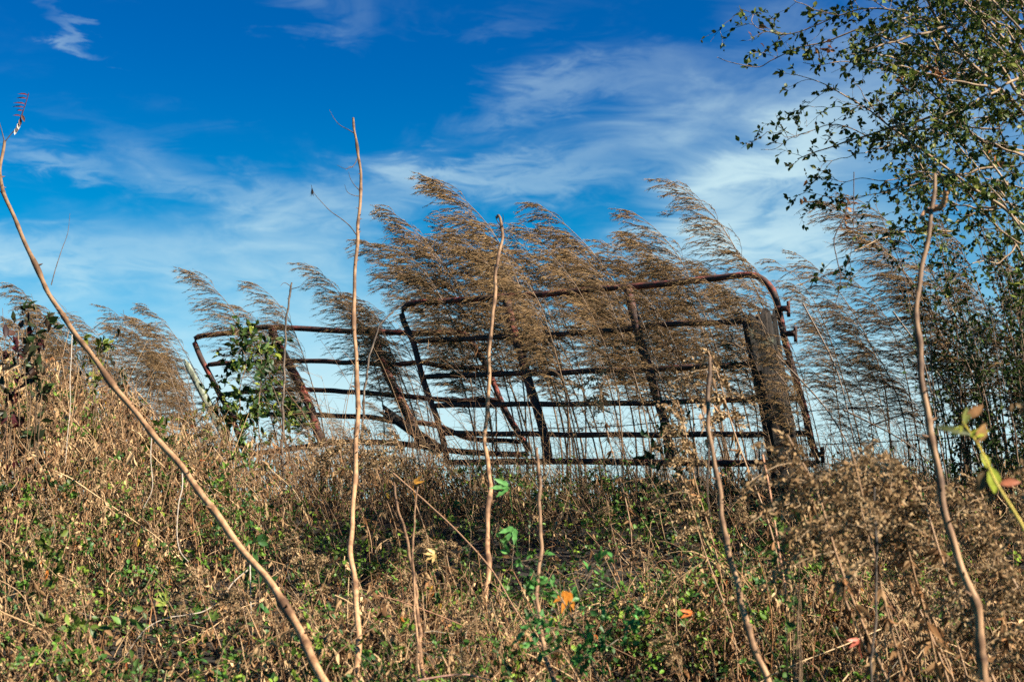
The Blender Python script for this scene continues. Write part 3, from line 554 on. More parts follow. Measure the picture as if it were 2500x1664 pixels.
m = 9; bi = np.repeat(np.arange(n), m); tt = rng.uniform(2.5, 7, n*m); kk = np.clip(tt.astype(int), 0, 6); f = (tt-kk)[:, None]; b = S[bi, kk]*(1-f)+S[bi, kk+1]*f; d = norm(rng.normal(0, .7, (n*m, 3))+np.array((-.2, 0, .25))); ll = rng.uniform(.04, .16, (n*m, 1))
ms.tubes(np.stack([b, b+d*ll*.55, b+d*ll+np.array((-.012, 0, -.012))], 1), np.array([[.0012, .001, .0005]]), pal(DRY, n*m), 3)
tag(ms.build('dead_stalks', M_stem), 'tangle of thin dry stalks and tendrils covering the bank', 'dead stalks', kind='stuff')

# green ground growth: low vines, small-leaved shoots, grass
mb = MB(); n = 13000; x, y = spots(n, 4.0, 10.2); px = x/y*FPX+1250; w = .22 + .9*sstep(vnoise(x, y, 1.5, 13), -.2, .6) + .5*sstep(y, 6, 4.6)*(.4+.6*sstep(vnoise(x, y, 2.2, 17), -.3, .4)) + .35*sstep(vnoise(x, y, 4.5, 3), .3, .8)
w = w*np.where(y > 8.2, .7, 1)*(.8+.2*dens(x, y)); keep = rng.random(n) < w; x, y = x[keep], y[keep]; n = len(x); h = Hc(x, y); z = G(x, y)+h*rng.uniform(.1, .92, n)
m = 12; k = 6; d = norm(rng.normal(0, 1, (n, 3))*np.array((1, .8, .5)) + np.array((0, -.2, .45))); q = np.stack([x, y, z], -1); pts = [q]; Ls = rng.uniform(.08, .28, n)[:, None]
for i in range(k-1): d = norm(d + rng.normal(0, .18, (n, 3)) + np.array((0, 0, -.08))); q = q+d*Ls/(k-1); pts.append(q)
S = np.stack(pts, 1); mb.tubes(S, np.full((n, k), .0012), pal([(.09, .11, .04), (.16, .12, .06)], n), 3)
bi = np.repeat(np.arange(n), m); tt = rng.uniform(0, 1, n*m)*(k-1); kk = np.clip(tt.astype(int), 0, k-2); f = (tt-kk)[:, None]; b = S[bi, kk]*(1-f)+S[bi, kk+1]*f
sz = rng.uniform(.5, 1.5, n)[bi]*rng.uniform(.7, 1.2, n*m); gc = pal(GREEN, n, .25)[bi]*(1+rng.normal(0, .15, (n*m, 1)))
mb.leaves(b, norm(rng.normal(0, .8, (n*m, 3)) + np.array((0, -.35, .15))), norm(rng.normal(0, .5, (n*m, 3))+np.array((.2, -.5, 1))), .022*sz, .0125*sz, np.clip(gc, .01, .6), rng.uniform(-.3, .2, n*m), (.15, .9, 1, .1), .15)
tag(mb.build('green_undergrowth', M_green), 'small leaved green creepers and shoots growing low among the dead weeds', 'undergrowth', kind='stuff')
mb = MB(); n = 9000; x, y = spots(n, 4.0, 11.5); px = x/y*FPX+1250; w = -.05 + .3*dens(x, y) + .75*sstep(vnoise(x, y, 1.2, 21), .1, .7) + .6*sstep(y, 8.6, 9.4); keep = rng.random(n) < w; x, y = x[keep], y[keep]; n = len(x)
z = G(x, y)+Hc(x, y)*rng.uniform(0, .6, n); dd = norm(rng.normal(0, .42, (n, 3))+np.array((-.1, 0, 1)))
gc = np.where(rng.random((n, 1)) < .68, pal([(.10, .17, .035), (.06, .12, .03), (.16, .20, .05)], n), pal(DRY+PALE, n))
mb.leaves(np.stack([x, y, z], -1), dd, rnd3(n), rng.uniform(.08, .26, n), rng.uniform(.003, .0065, n), gc, rng.uniform(-.6, .6, n), (1, .95, .8, .55, .08))
tag(mb.build('grass', M_dry), 'green and straw coloured grass blades among the dead weeds', 'grass', kind='stuff')

# ------------------------------------------------------------------ generic leafy things
def branchy(root, limbs, Y, stem_name, leaf_name, leafL, leafW, lcol, tw_n, tw_len, lf_per, stem_mat, leaf_mat, r, stemcol=(1, 1, 1), grav=-.05, updir=None, dens=None, prof=(.12, .8, 1, .55, .05), fold=.18, curl=(-.25, .15), twr=.0016, extra=True):
    """limbs: list of (points px, (Y0,Y1), r0, r1)."""
    sm, lm = MB(), MB()
    for (pts, YY, r0, r1) in limbs:
        p = smooth([P(x, y, Y_) for (x, y), Y_ in zip(pts, np.linspace(YY[0], YY[1], len(pts)))], 70)
        s = np.arange(70); p = p + .003*np.stack([np.sin(s*.31), np.cos(s*.27+1), np.sin(s*.39+2)], -1)
        sm.tubes(p, np.linspace(r0, r1, 70)[None]*(1+.1*np.sin(s*1.9)), stemcol, 7)
        Ltot = np.linalg.norm(np.diff(p, axis=0), axis=1).sum(); nt_ = max(2, int(Ltot*tw_n))
        ti = r.uniform(.05, 1, nt_)*68; ti[-1] = 68.5
        ki = ti.astype(int); b = p[ki]; tg = norm(p[np.minimum(ki+1, 69)]-p[ki])
        if dens is not None:
            pxx = b[:, 0]/b[:, 1]*FPX+1250; kp = r.random(nt_) < dens(pxx); b, tg = b[kp], tg[kp]; nt_ = len(b)
            if nt_ == 0: continue
        d = norm(tg*.8 + r.normal(0, .6, (nt_, 3)) + (0 if updir is None else np.array(updir))); k = 7; Lt = r.uniform(.35, 1.0, nt_)[:, None]*tw_len; q = b; pts_ = [q]
        for i in range(k-1): d = norm(d + r.normal(0, .16, (nt_, 3)) + np.array((0, 0, grav))); q = q + d*Lt/(k-1); pts_.append(q)
        S = np.stack(pts_, 1); sm.tubes(S, np.linspace(1, .45, k)[None]*twr*np.ones((nt_, 1)), np.array(stemcol)*.6, 4)
        sets = [S]
        if extra:
            nn = nt_*2; bi = np.repeat(np.arange(nt_), 2); tk = r.integers(1, k-1, nn); q = S[bi, tk]; d = norm(norm(S[bi, tk+1]-S[bi, tk])+r.normal(0, .7, (nn, 3))); pts_ = [q]
            for i in range(k-1): d = norm(d + r.normal(0, .15, (nn, 3))); q = q + d*Lt[bi]*.5/(k-1); pts_.append(q)
            S2 = np.stack(pts_, 1); sm.tubes(S2, np.linspace(1, .45, k)[None]*twr*.7*np.ones((nn, 1)), np.array(stemcol)*.6, 3); sets.append(S2)
        for S_ in sets:
            nb = len(S_); m = lf_per; bi = np.repeat(np.arange(nb), m); tt = r.uniform(.1, 1, nb*m)*(k-1); kk = np.clip(tt.astype(int), 0, k-2); f = (tt-kk)[:, None]
            b = S_[bi, kk]*(1-f)+S_[bi, kk+1]*f; tg = norm(S_[bi, kk+1]-S_[bi, kk]); keep = r.random(nb*m) < .85
            sz = r.uniform(.5, 1.4, nb*m); cl = pal(lcol, nb*m, .22, r)
            lm.leaves(b[keep], norm(tg+r.normal(0, .75, (nb*m, 3)))[keep], norm(r.normal(0, .7, (nb*m, 3))+np.array((.1, -.2, .8)))[keep], (leafL*sz)[keep], (leafW*sz)[keep], cl[keep], r.uniform(*curl, nb*m)[keep], prof, fold)
    a = sm.build(stem_name, stem_mat, root); b = lm.build(leaf_name, leaf_mat, root); return a, b

# the small-leaved shrub filling the upper right
r = np.random.default_rng(31)
LV = [(.06, .11, .027), (.08, .14, .03), (.035, .075, .022), (.15, .23, .05), (.26, .30, .06)]
tb = np.array((3.15, 7.5, float(G(3.15, 7.5))))
tree = empty('evergreen_shrub', tb, 'tall small leaved evergreen shrub overhanging the upper right corner', 'shrub')
tm = MB()
def trunkline(pts, r0, r1): p = smooth(pts, 60); s = np.arange(60); tm.tubes(p + .012*np.stack([np.sin(s*.3), np.cos(s*.37), 0*s], -1), np.linspace(r0, r1, 60)[None], (1, 1, 1), 10)
A = {}
forks = [(2560, 330, 7.2), (2560, 270, 6.9), (2570, 600, 7.6), (2560, 400, 7.3), (2560, 180, 7.0), (2570, 100, 6.7), (2560, 760, 7.8), (2560, -60, 6.8)]
for i, (fx, fy, fY) in enumerate(forks):
    e = P(fx, fy, fY); trunkline([tb + np.array((.05*i-.15, .04*i-.1, -.05)), tb + np.array((.06*i-.1, .03*i, .55)), (tb*.35 + e*.65) + np.array((.30, 0, 0)), e], .024, .011)
tm.build('trunk', M_grey, tree)
limbs = [([(2560, 330), (2500, 279), (2461, 232), (2414, 196), (2361, 143), (2307, 79), (2268, 7), (2240, -60)], (7.0, 6.6), .011, .006),
         ([(2560, 270), (2496, 236), (2457, 186), (2425, 129), (2400, 60), (2380, -20)], (6.9, 6.7), .010, .006),
         ([(2414, 196), (2340, 132), (2286, 125), (2218, 111), (2150, 89), (2111, 71), (2057, 86), (2007, 104), (1950, 118), (1886, 146), (1850, 164), (1786, 154), (1750, 139)], (7.0, 7.4), .007, .0016),
         ([(2300, 60), (2200, 30), (2111, 20), (2050, 40), (1990, 62), (1920, 85), (1860, 72), (1836, 54), (1836, 35), (1807, 21)], (6.9, 7.3), .005, .0014), ([(2050, 40), (1980, 20), (1920, -10), (1880, -30)], (7.1, 7.3), .003, .0015),
         ([(2570, 600), (2496, 550), (2450, 507), (2379, 461), (2329, 425), (2289, 396), (2246, 361), (2207, 332), (2164, 304), (2114, 264), (2057, 229), (2014, 207), (1964, 189), (1932, 179)], (7.5, 7.2), .011, .0016),
         ([(2246, 361), (2200, 357), (2146, 343), (2075, 314), (2021, 304), (1979, 321), (1932, 336), (1893, 364), (1857, 364)], (7.4, 7.5), .004, .0013), ([(1979, 321), (1932, 336), (1900, 325), (1871, 321)], (7.5, 7.5), .002, .0012),
         ([(2170, 355), (2100, 375), (2040, 390), (2000, 395)], (7.4, 7.3), .003, .0012), ([(2246, 357), (2236, 304), (2218, 243), (2200, 186)], (7.4, 7.1), .004, .002),
         ([(2560, 400), (2500, 379), (2450, 361), (2396, 343), (2354, 307), (2307, 254), (2257, 211), (2200, 186), (2120, 160), (2060, 150), (2000, 160), (1960, 152)], (7.3, 6.8), .008, .0015),
         ([(2114, 264), (2060, 262), (2010, 262), (1958, 258)], (7.3, 7.3), .002, .0012), ([(2164, 304), (2120, 250), (2090, 205), (2070, 190)], (7.3, 7.2), .003, .0012),
         ([(2343, 443), (2250, 420), (2180, 440), (2104, 436), (2057, 443), (1996, 429)], (7.6, 7.6), .004, .0012), ([(2250, 440), (2150, 470), (2075, 486), (2021, 479), (1961, 468)], (7.6, 7.5), .003, .0012),
         ([(2560, 760), (2480, 600), (2420, 540), (2343, 443)], (7.8, 7.6), .010, .005), ([(2560, 180), (2480, 120), (2420, 60), (2370, 0)], (7.0, 6.8), .009, .006), ([(2570, 100), (2520, 40), (2480, -20)], (6.7, 6.6), .010, .008),
         ([(2450, 507), (2380, 520), (2300, 560), (2240, 570), (2190, 560)], (7.5, 7.4), .005, .0015), ([(2480, 600), (2440, 640), (2380, 640), (2320, 690)], (7.7, 7.6), .005, .0015), ([(2560, 760), (2490, 720), (2440, 760), (2400, 800)], (7.8, 7.8), .005, .002)]
for i in range(40):
    x0, y0 = r.uniform(2330, 2600), r.uniform(-60, 620); a = R(r.uniform(165, 240)); ln_ = r.uniform(130, 330); pts = [(x0+ln_*t*math.cos(a)+20*math.sin(t*4+i), y0+ln_*t*math.sin(a)+25*math.sin(t*3+i)) for t in (0, .25, .5, .75, 1)]
    Y0 = r.uniform(6.3, 8.0); limbs.append((pts, (Y0, Y0+r.uniform(-.4, .4)), .006, .0018))
for i in range(30):
    x0, y0 = r.uniform(2300, 2620), r.uniform(-80, 420); a = R(r.uniform(215, 262)) if r.random() < .6 else R(r.uniform(150, 210)); ln_ = r.uniform(200, 460); pts = [(x0+ln_*t*math.cos(a)+14*math.sin(t*2+i), y0+ln_*t*math.sin(a)+12*math.sin(t*2+i)) for t in (1, .75, .5, .25, 0)]
    Y0 = r.uniform(6.0, 7.4); limbs.append((pts[::-1], (Y0, Y0+r.uniform(-.4, .4)), r.uniform(.004, .009), .0025))
lm_, lv_ = branchy(tree, limbs, 7, 'branches', 'leaves', .030, .018, LV, 25, .25, 6, M_grey, M_green, r, (1.5, 1.35, 1.1), dens=lambda p: np.interp(p, [1750, 1900, 2100, 2250, 2500], [.45, .5, .55, .7, .75]), fold=.15, extra=True)
mb = MB()
for (px, py, n_) in [(2025, 110, 7), (1852, 95, 4), (2265, 165, 8), (2300, 185, 7), (2195, 205, 4), (2070, 505, 8), (2060, 540, 7), (1965, 465, 3), (2440, 380, 5), (2000, 130, 3)]:
    b = np.array([P(px+rng.normal(0, 10), py+rng.normal(0, 12), 6.3) for _ in range(n_)])
    mb.leaves(b, norm(rng.normal(0, .5, (n_, 3))+np.array((0, 0, -.6))), rnd3(n_), rng.uniform(.03, .05, n_), rng.uniform(.012, .02, n_), pal([(.40, .18, .08), (.22, .10, .06), (.5, .28, .14)], n_), rng.uniform(-.5, .5, n_), fold=.25)
mb.build('dead_leaves', M_dry, tree)

# thicket under it
r = np.random.default_rng(41); tb2 = np.array((2.75, 8.6, float(G(2.75, 8.6))))
thk = empty('leafy_thicket', tb2, 'dark dense thicket of upright stems at the right edge under the evergreen shrub', 'thicket')
limbs = []
for i in range(80):
    x0 = r.uniform(2290, 2640); top = r.uniform(480, 960); lean = r.uniform(-190, -20)*(1180-top)/600; Y0 = r.uniform(7.9, 9.3)
    limbs.append(([(x0, 1215), (x0+lean*.2, 1215-(1215-top)*.33), (x0+lean*.55+r.normal(0, 8), 1215-(1215-top)*.66), (x0+lean, top)], (Y0, Y0-.2), r.uniform(.003, .008), .0015))
branchy(thk, limbs, 8, 'stems', 'leaves', .026, .016, LV[:3]+[(.03, .05, .02)], 26, .17, 7, M_grey, M_green, r, (.85, .7, .6), updir=(0, 0, .4), extra=False, dens=lambda p: np.interp(p, [2150, 2300, 2500], [.35, .7, 1.0]))

# leafy vine climbing the sagging gate
r = np.random.default_rng(51); vb = P(620, 1130, 9.7)
vine = empty('climbing_vine', vb, 'green leafy vine climbing over the sagging gate near its left end', 'vine')
limbs = [([(600, 1130), (590, 1040), (585, 960), (600, 880), (575, 820), (590, 800)], (9.6, 10.6), .004, .002), ([(640, 1130), (630, 1000), (640, 900), (620, 830), (600, 805)], (9.6, 10.6), .004, .002), ([(700, 1120), (690, 1020), (660, 920), (650, 850), (690, 830)], (9.7, 10.6), .003, .002),
         ([(760, 1080), (720, 1000), (670, 960), (610, 960)], (9.8, 10.6), .003, .0015), ([(560, 1130), (560, 1080), (540, 1000), (530, 930)], (9.6, 10.5), .003, .0015), ([(690, 1100), (740, 1040), (700, 1000), (640, 990)], (9.8, 10.3), .003, .0015), ([(640, 830), (600, 850), (560, 880), (550, 930)], (10.5, 10.5), .003, .0015)]
branchy(vine, limbs, 11, 'stems', 'leaves', .054, .027, [(.028, .075, .022), (.04, .10, .028), (.02, .055, .02), (.09, .17, .03), (.30, .38, .06)], 27, .16, 7, M_grey, M_green, r, (.8, .7, .6), extra=False, fold=.2, curl=(-.35, .2))
r = np.random.default_rng(52)
def small_vine(px, py, Y, w, h, label, cols, ll, n=5, nm='leafy_shoot', cat='shoot', group=None, per=6, up=(0, 0, .3)):
    b = P(px, py, Y); g_ = float(G(b[0], b[1])); root = empty(nm, (b[0], b[1], g_), label, cat, group)
    base_px = 832 - (math.tan(math.atan2(g_-1.6, Y)-PITCH))*FPX
    lim = []
    for i in range(n):
        tx = px + r.uniform(-w, w); ty = py - h*r.uniform(.1, 1); lim.append(([(px+r.uniform(-10, 10), base_px), ((px+tx)/2+r.normal(0, 12), (py+ty)/2+40), (tx, ty)], (Y, Y+r.uniform(-.15, .15)), .003, .0015))
    branchy(root, lim, Y, 'stems', 'leaves', ll, ll*.5, cols, 9, .11, per, M_grey, M_green, r, (.9, .75, .55), extra=False, fold=.2, updir=up, dens=lambda p: np.ones_like(p)*.8)
    return root
DK = [(.05, .07, .035), (.09, .05, .04), (.05, .11, .035)]
small_vine(85, 860, 7.6, 70, 130, 'sapling with dark lobed green leaves above the weeds at the left edge', DK, .06, 7, 'lobed_sapling', 'sapling', per=4)
small_vine(30, 900, 7.6, 60, 90, 'low sapling with purple red leaves at the far left edge', [(.09, .018, .025), (.06, .02, .03), (.04, .06, .03)], .06, 6, 'purple_sapling', 'sapling', per=4)
small_vine(230, 890, 8.4, 70, 70, 'yellow green leafy creeper just below the slanting stem on the left', [(.26, .30, .05), (.18, .26, .05), (.12, .2, .04)], .045, 5, 'yellow_creeper', 'creeper', per=5)
small_vine(290, 930, 9.0, 25, 140, 'narrow dark leaved shoot right of the yellow green creeper', [(.03, .06, .02), (.05, .05, .03)], .045, 3, 'narrow_shoot', 'shoot', per=5)
small_vine(465, 1040, 9.4, 40, 60, 'red and lime leaved shoot beside the pale leaning post', [(.30, .08, .03), (.22, .30, .05), (.14, .2, .04)], .04, 4, 'tinted_shoot', 'shoot')
small_vine(430, 1150, 8.2, 70, 110, 'glossy dark green shoot right of the upper slanting stem', GREEN[:4], .05, 6, 'glossy_shoot', 'shoot')
small_vine(560, 1120, 8.6, 60, 90, 'green leafy mound under the sagging gate left end', GREEN, .05, 6, 'leafy_mound', 'shoot')
small_vine(110, 1400, 6.3, 60, 110, 'bright green narrow leaved shoots at the left bottom above the corner grass', [(.12, .22, .04), (.18, .26, .05)], .045, 6, 'bright_shoot', 'shoot')
small_vine(190, 1560, 5.8, 70, 90, 'light green bushy weed near the lower left corner', [(.16, .26, .05), (.2, .28, .06), (.10, .2, .04)], .05, 7, 'bushy_weed', 'weed')
small_vine(340, 1600, 5.6, 40, 100, 'pale green broad leaved weed between the bushy weed and slanting stem', [(.12, .24, .06), (.09, .2, .05)], .05, 4, 'broadleaf_weed', 'weed', per=3)
small_vine(640, 1335, 6.3, 25, 20, 'small bright green rosette just right of the slanting stem', [(.06, .18, .05)], .05, 2, 'green_rosette', 'weed', per=5)
small_vine(1700, 1130, 9.0, 90, 160, 'fine leaved green creeper climbing the lower rails near the wooden post', [(.03, .07, .02), (.05, .11, .03)], .035, 7, 'fine_creeper', 'creeper')
small_vine(1590, 1130, 9.0, 60, 100, 'dark green long leaved shoot at the foot of the second last gate upright', [(.03, .08, .03)], .055, 5, 'long_leaved_shoot', 'shoot')
small_vine(2240, 1200, 8.6, 50, 220, 'sparse round leaved vine right of the blurred stem against the pale sky', [(.02, .04, .018)], .03, 4, 'round_leaved_vine', 'vine', per=4)
small_vine(1940, 1330, 4.7, 50, 60, 'blurred bright green leaf sprig in the weeds right of the bent stem', [(.09, .20, .05), (.14, .25, .05)], .05, 3, 'blurred_sprig', 'sprig', per=2)
small_vine(1960, 1470, 4.6, 40, 60, 'blurred green sprig lower down in the weeds left of the weathered cane', [(.10, .22, .05)], .05, 3, 'blurred_sprig', 'sprig', per=2)
# privet seedling in the lower middle
r = np.random.default_rng(61); pb2 = P(1460, 1720, 4.9)
pv = empty('privet_seedling', pb2, 'open green privet seedling with small paired leaves at the bottom centre', 'seedling')
limbs = [([(1480, 1720), (1440, 1600), (1420, 1540), (1360, 1450), (1300, 1395), (1255, 1370)], (4.9, 5.0), .0045, .0015), ([(1450, 1720), (1400, 1620), (1360, 1560), (1310, 1480), (1290, 1430)], (4.9, 4.9), .003, .001), ([(1470, 1700), (1480, 1560), (1520, 1480), (1560, 1520)], (4.9, 4.8), .003, .001),
         ([(1400, 1520), (1420, 1440), (1455, 1380)], (4.9, 5.0), .002, .001), ([(1440, 1600), (1480, 1540), (1530, 1520)], (4.9, 4.8), .002, .001), ([(1420, 1650), (1380, 1600), (1330, 1580)], (4.9, 4.8), .002, .001), ([(1400, 1540), (1350, 1535), (1310, 1540)], (4.9, 4.8), .002, .001)]
branchy(pv, limbs, 5, 'stems', 'leaves', .029, .016, [(.12, .40, .10), (.18, .48, .12), (.08, .28, .08)], 30, .14, 8, M_grey, M_green, r, (1, .9, .7), extra=False)

# broad lobed leaves and bright single leaves
def lobed(cx_, cy_, Y, size, colr, label, ang=0.0, nm='lobed_leaf', n=4, mat=None):
    b = P(cx_, cy_, Y); mb = MB()
    for i in range(n):
        a = ang + (i-(n-1)/2)*.55; d = np.array((math.cos(a), rng.uniform(-.2, .1), math.sin(a))); o_ = b + d*size*.1
        mb.leaves(o_[None], d[None], np.array([[.1, -1, .45]]), size*(1-.18*abs(i-(n-1)/2)), size*.36, colr, .12, (.3, .85, .55, .7, .3, .04), .12)
    q = np.array([b, b+np.array((0, .02, -size*.5)), b+np.array((.01, .03, -size*1.3))]); mb.tubes(q, np.array([[.0012, .0013, .0015]]), np.array(colr)*.7, 4)
    return tag(mb.build(nm, mat or M_leafbig, loc=q[-1]), label, 'leaf')
lobed(1245, 1185, 5.9, .085, (.09, .24, .06), 'bright green lobed leaf left of the slim pale stem, the upper one', R(190), n=3)
lobed(1258, 1285, 5.8, .085, (.09, .24, .06), 'bright green lobed leaf left of the slim pale stem, the lower one', R(235), n=3)
lobed(1390, 1440, 5.4, .085, (.55, .20, .025), 'mottled orange leaf in the dark gap above the privet seedling', R(250), n=3)
lobed(1008, 1178, 6.2, .055, (.60, .28, .05), 'pale orange curled leaf below the foot of the sagging gate', R(20), n=2)
lobed(1065, 1350, 6.0, .055, (.62, .42, .16), 'yellowish star shaped leaf right of the thorny stem', R(200), n=4)
lobed(1693, 1493, 4.9, .05, (.60, .16, .04), 'bright orange leaf low in the weeds left of the bent blurred stem', R(190), n=2)
lobed(1770, 1160, 8.6, .05, (.55, .20, .04), 'small orange leaf on the bank crest under the gate bottom rail', R(160), n=1)
lobed(490, 1375, 6.4, .07, (.55, .33, .17), 'long curled light brown leaf hanging left of the slanting stem', R(265), n=1)
lobed(410, 1470, 6.4, .07, (.22, .26, .05), 'yellow green leaf spray in the dark hollow left of the slanting stem', R(150), n=4)
lobed(515, 1515, 6.2, .06, (.16, .24, .05), 'round yellowish green leaf below the dark hollow', R(60), n=3)
lobed(2100, 1560, 4.3, .045, (.50, .13, .08), 'blurred coral red leaf near the bottom by the weathered cane', R(200), n=2)

# near, blurred vine with yellow leaves on the right
r = np.random.default_rng(71); nb_ = P(2560, 1420, 3.0)
nv = empty('foreground_vine', nb_, 'blurred yellow stemmed vine with big yellow green leaves at the right edge', 'vine')
mb = MB(); q = smooth([P(x, y, Y) for x, y, Y in [(2560, 1420, 3.0), (2500, 1290, 3.05), (2430, 1175, 3.1), (2405, 1120, 3.1), (2385, 1080, 3.15), (2350, 1030, 3.2)]], 40); mb.tubes(q, np.linspace(.0042, .002, 40)[None], (.42, .32, .05), 7); mb.build('stem', M_stem, nv)
for (x, y, dx_, dz_, l, w, c_) in [(2418, 1140, .15, -.9, .060, .035, (.30, .34, .04)), (2400, 1150, -.25, -.9, .055, .030, (.10, .065, .03)), (2385, 1080, .3, .6, .05, .025, (.40, .22, .08)), (2370, 1060, -.9, .25, .085, .018, (.06, .07, .02)), (2368, 1062, .8, .2, .045, .02, (.38, .40, .04)), (2395, 1105, .3, -.6, .045, .02, (.34, .36, .04)), (2355, 1035, .2, .9, .04, .02, (.16, .17, .04)), (2440, 1180, .8, .1, .05, .02, (.36, .12, .06)), (2350, 1040, -.7, -.6, .035, .016, (.34, .34, .05)), (2360, 1020, .9, .7, .05, .022, (.30, .15, .06))]:
    m2 = MB(); m2.leaves(P(x, y, 3.12)[None], np.array([[dx_, -.1, dz_]]), np.array([[.2, -1, .3]]), l, w, c_, -.15, (.15, .8, 1, .6, .05), .15); m2.build('leaf', M_leafbig, nv)

# ------------------------------------------------------------------ dead goldenrod heads (fluffy) and tall dead stalks with curled leaves
def make_rod(seed, fluffy=1.0, H=.75):
    r = np.random.default_rng(seed); root = empty('dead_goldenrod', (0, 0, 0), 'x', 'weed'); s = np.linspace(0, 1, 18)
    st = np.stack([-.16*s**2 + .02*np.sin(s*7), .05*s*np.sin(seed), H*s - .06*np.clip(s-.8, 0, 1)*5*s], -1); mb = MB(); mb.tubes(st, np.linspace(.0032, .0014, 18)[None], (.30, .18, .10), 5)
    nb = 16; ts = r.uniform(.70, 1, nb); b = st[(ts*17).astype(int)]; d = norm(np.stack([r.normal(-.35, .6, nb), r.normal(0, .6, nb), r.uniform(.0, .7, nb)], -1)); k = 6; q = b; pts = [q]; Ll = r.uniform(.05, .17, nb)[:, None]
    for i in range(k-1): d = norm(d + np.array((-.12, 0, -.22))); q = q+d*Ll/(k-1); pts.append(q)
    S = np.stack(pts, 1); mb.tubes(S, np.full((nb, k), .0009), (.32, .22, .13), 3); a = mb.build('stem', M_stem, root)
    pm = MB(); m = 62; bi = np.repeat(np.arange(nb), m); t = r.uniform(.1, 1, nb*m)*(k-1); kk = np.clip(t.astype(int), 0, k-2); f = (t-kk)[:, None]; p = S[bi, kk]*(1-f)+S[bi, kk+1]*f + r.normal(0, .006, (nb*m, 3))
    pm.leaves(p, rnd3(nb*m, r), rnd3(nb*m, r), r.uniform(.006, .013, nb*m), r.uniform(.004, .008, nb*m), pal([(.56, .43, .28), (.44, .31, .18), (.30, .20, .12)], nb*m, .15, r), r.uniform(-.5, .5, nb*m), prof=(.3, 1, .3)); h_ = pm.build('seed_head', M_dry, root)
    lm = MB(); n = 55; ts = r.uniform(.08, .8, n); b = st[(ts*17).astype(int)]; lm.leaves(b, norm(r.normal(0, .6, (n, 3))+np.array((-.1, 0, -.9))), rnd3(n, r), r.uniform(.025, .055, n), r.uniform(.006, .012, n), pal(DRY, n, .2, r), r.uniform(-.6, .6, n), fold=.25, twist=r.uniform(-2, 2, n)); c = lm.build('leaves', M_dry, root)
    reg(root, a, h_, c); return root
rods = [make_rod(200+i, H=h_) for i, h_ in enumerate((.75, .6, .9, .7))]; rused = set()
def rod(px, py, Y, label, group=None, k=None, rz=None, s=None):
    k = int(rng.integers(0, 4)) if k is None else k; root = rods[k]; o = root if k not in rused else copy_tree(root); rused.add(k)
    T = P(px, py, Y); hz = [.75, .6, .9, .7][k]*.92; g_ = float(G(T[0], Y)); s_ = np.clip((T[2]-g_)/hz, .5, 1.9) if s is None else s
    o.location = (T[0]+.16*s_, Y, T[2]-hz*s_); o.scale = (s_, s_, s_); o.rotation_euler = (0, 0, R(rng.uniform(-50, 50) if rz is None else rz)); tag(o, label, 'weed', group)
for (px, py, Y, lb) in [(880, 1040, 7.6, 'fluffy pale goldenrod seed head touching the tall straight sapling'), (955, 1050, 7.4, 'fluffy goldenrod head right of the tall sapling below the sagging gate'), (800, 1060, 7.8, 'brown goldenrod head just left of the tall sapling'),
                        (1425, 905, 7.5, 'small pale seed head hanging on the third rail of the upright gate'), (1720, 850, 6.6, 'greenish tan drooping head left of the blurred stem top'), (1600, 985, 6.6, 'small pale fluffy head on the fourth rail by the second upright'), (1655, 1160, 6.0, 'dull fluffy head left of the blurred middle stem under the gate'),
                        (1915, 1060, 4.6, 'blurred pale tuft in front of the wooden post'), (2090, 1110, 5.2, 'tall blurred fluffy head right of the wooden post'), (2430, 940, 3.8, 'blurred pale seed head hanging before the right thicket')]:
    rod(px, py, Y, 'dead weed, '+lb)
for i in range(13):
    px = rng.uniform(1950, 2560); py = 1085 + rng.uniform(0, 260) + (70 if px > 2250 else 0); rod(px, py, rng.uniform(4.2, 6.2), 'dead fluffy topped weed in the blurred tan mass at the lower right', 'dead fluffy weeds at the lower right')
for i in range(10):
    px = rng.uniform(900, 1900); py = rng.uniform(1210, 1600); rod(px, py, np.interp(py, [1200, 1600], [7.4, 4.9])+rng.uniform(-.3, .3), 'dead weed with small fluffy top on the bank below the gates', 'dead fluffy weeds below the gates')
for i in range(16):
    px = rng.uniform(-40, 850); py = rng.uniform(930, 1600); rod(px, py, np.interp(py, [900, 1600], [8.8, 5.2])+rng.uniform(-.3, .3), 'dead weed with small fluffy top on the left part of the bank', 'dead fluffy weeds on the left bank')

# bare hanging vines
def cane(label, pts, Ys, r_, c_=(.40, .33, .26), group=None, nm='bare_vine'):
    p = smooth([P(x, y, Y) for (x, y), Y in zip(pts, np.linspace(Ys[0], Ys[1], len(pts)))], 60); mb = MB(); mb.tubes(p, np.linspace(r_, r_*.6, 60)[None]*(1+.08*np.sin(np.arange(60)*1.3)), c_, 6)
    return tag(mb.build(nm, M_stem, loc=p[-1]), label, 'vine', group)
cane('thin grey vine hanging from the slanting stem and curving right', [(445, 1147), (445, 1190), (436, 1230), (432, 1300), (440, 1345), (460, 1370)], (6.7, 6.6), .0032)
cane('long pale vine sweeping left in an arc from the slanting stem', [(605, 1390), (570, 1420), (540, 1460), (500, 1490), (455, 1500), (400, 1510), (350, 1540), (300, 1610)], (6.45, 6.2), .0032)
cane('straight thin vine hanging down from the lower slanting stem', [(609, 1362), (611, 1400), (612, 1460), (614, 1520), (618, 1600)], (6.45, 6.3), .0030)
cane('very thin pale vine hanging at the upper left beside the slanting stem', [(176, 815), (174, 870), (171, 930), (172, 990), (165, 1060), (160, 1130)], (7.0, 6.8), .0022)
cane('pair of pale thin vines crossing the weeds left of the slanting stem', [(370, 1065), (368, 1120), (372, 1190), (350, 1240)], (6.9, 6.8), .0022)
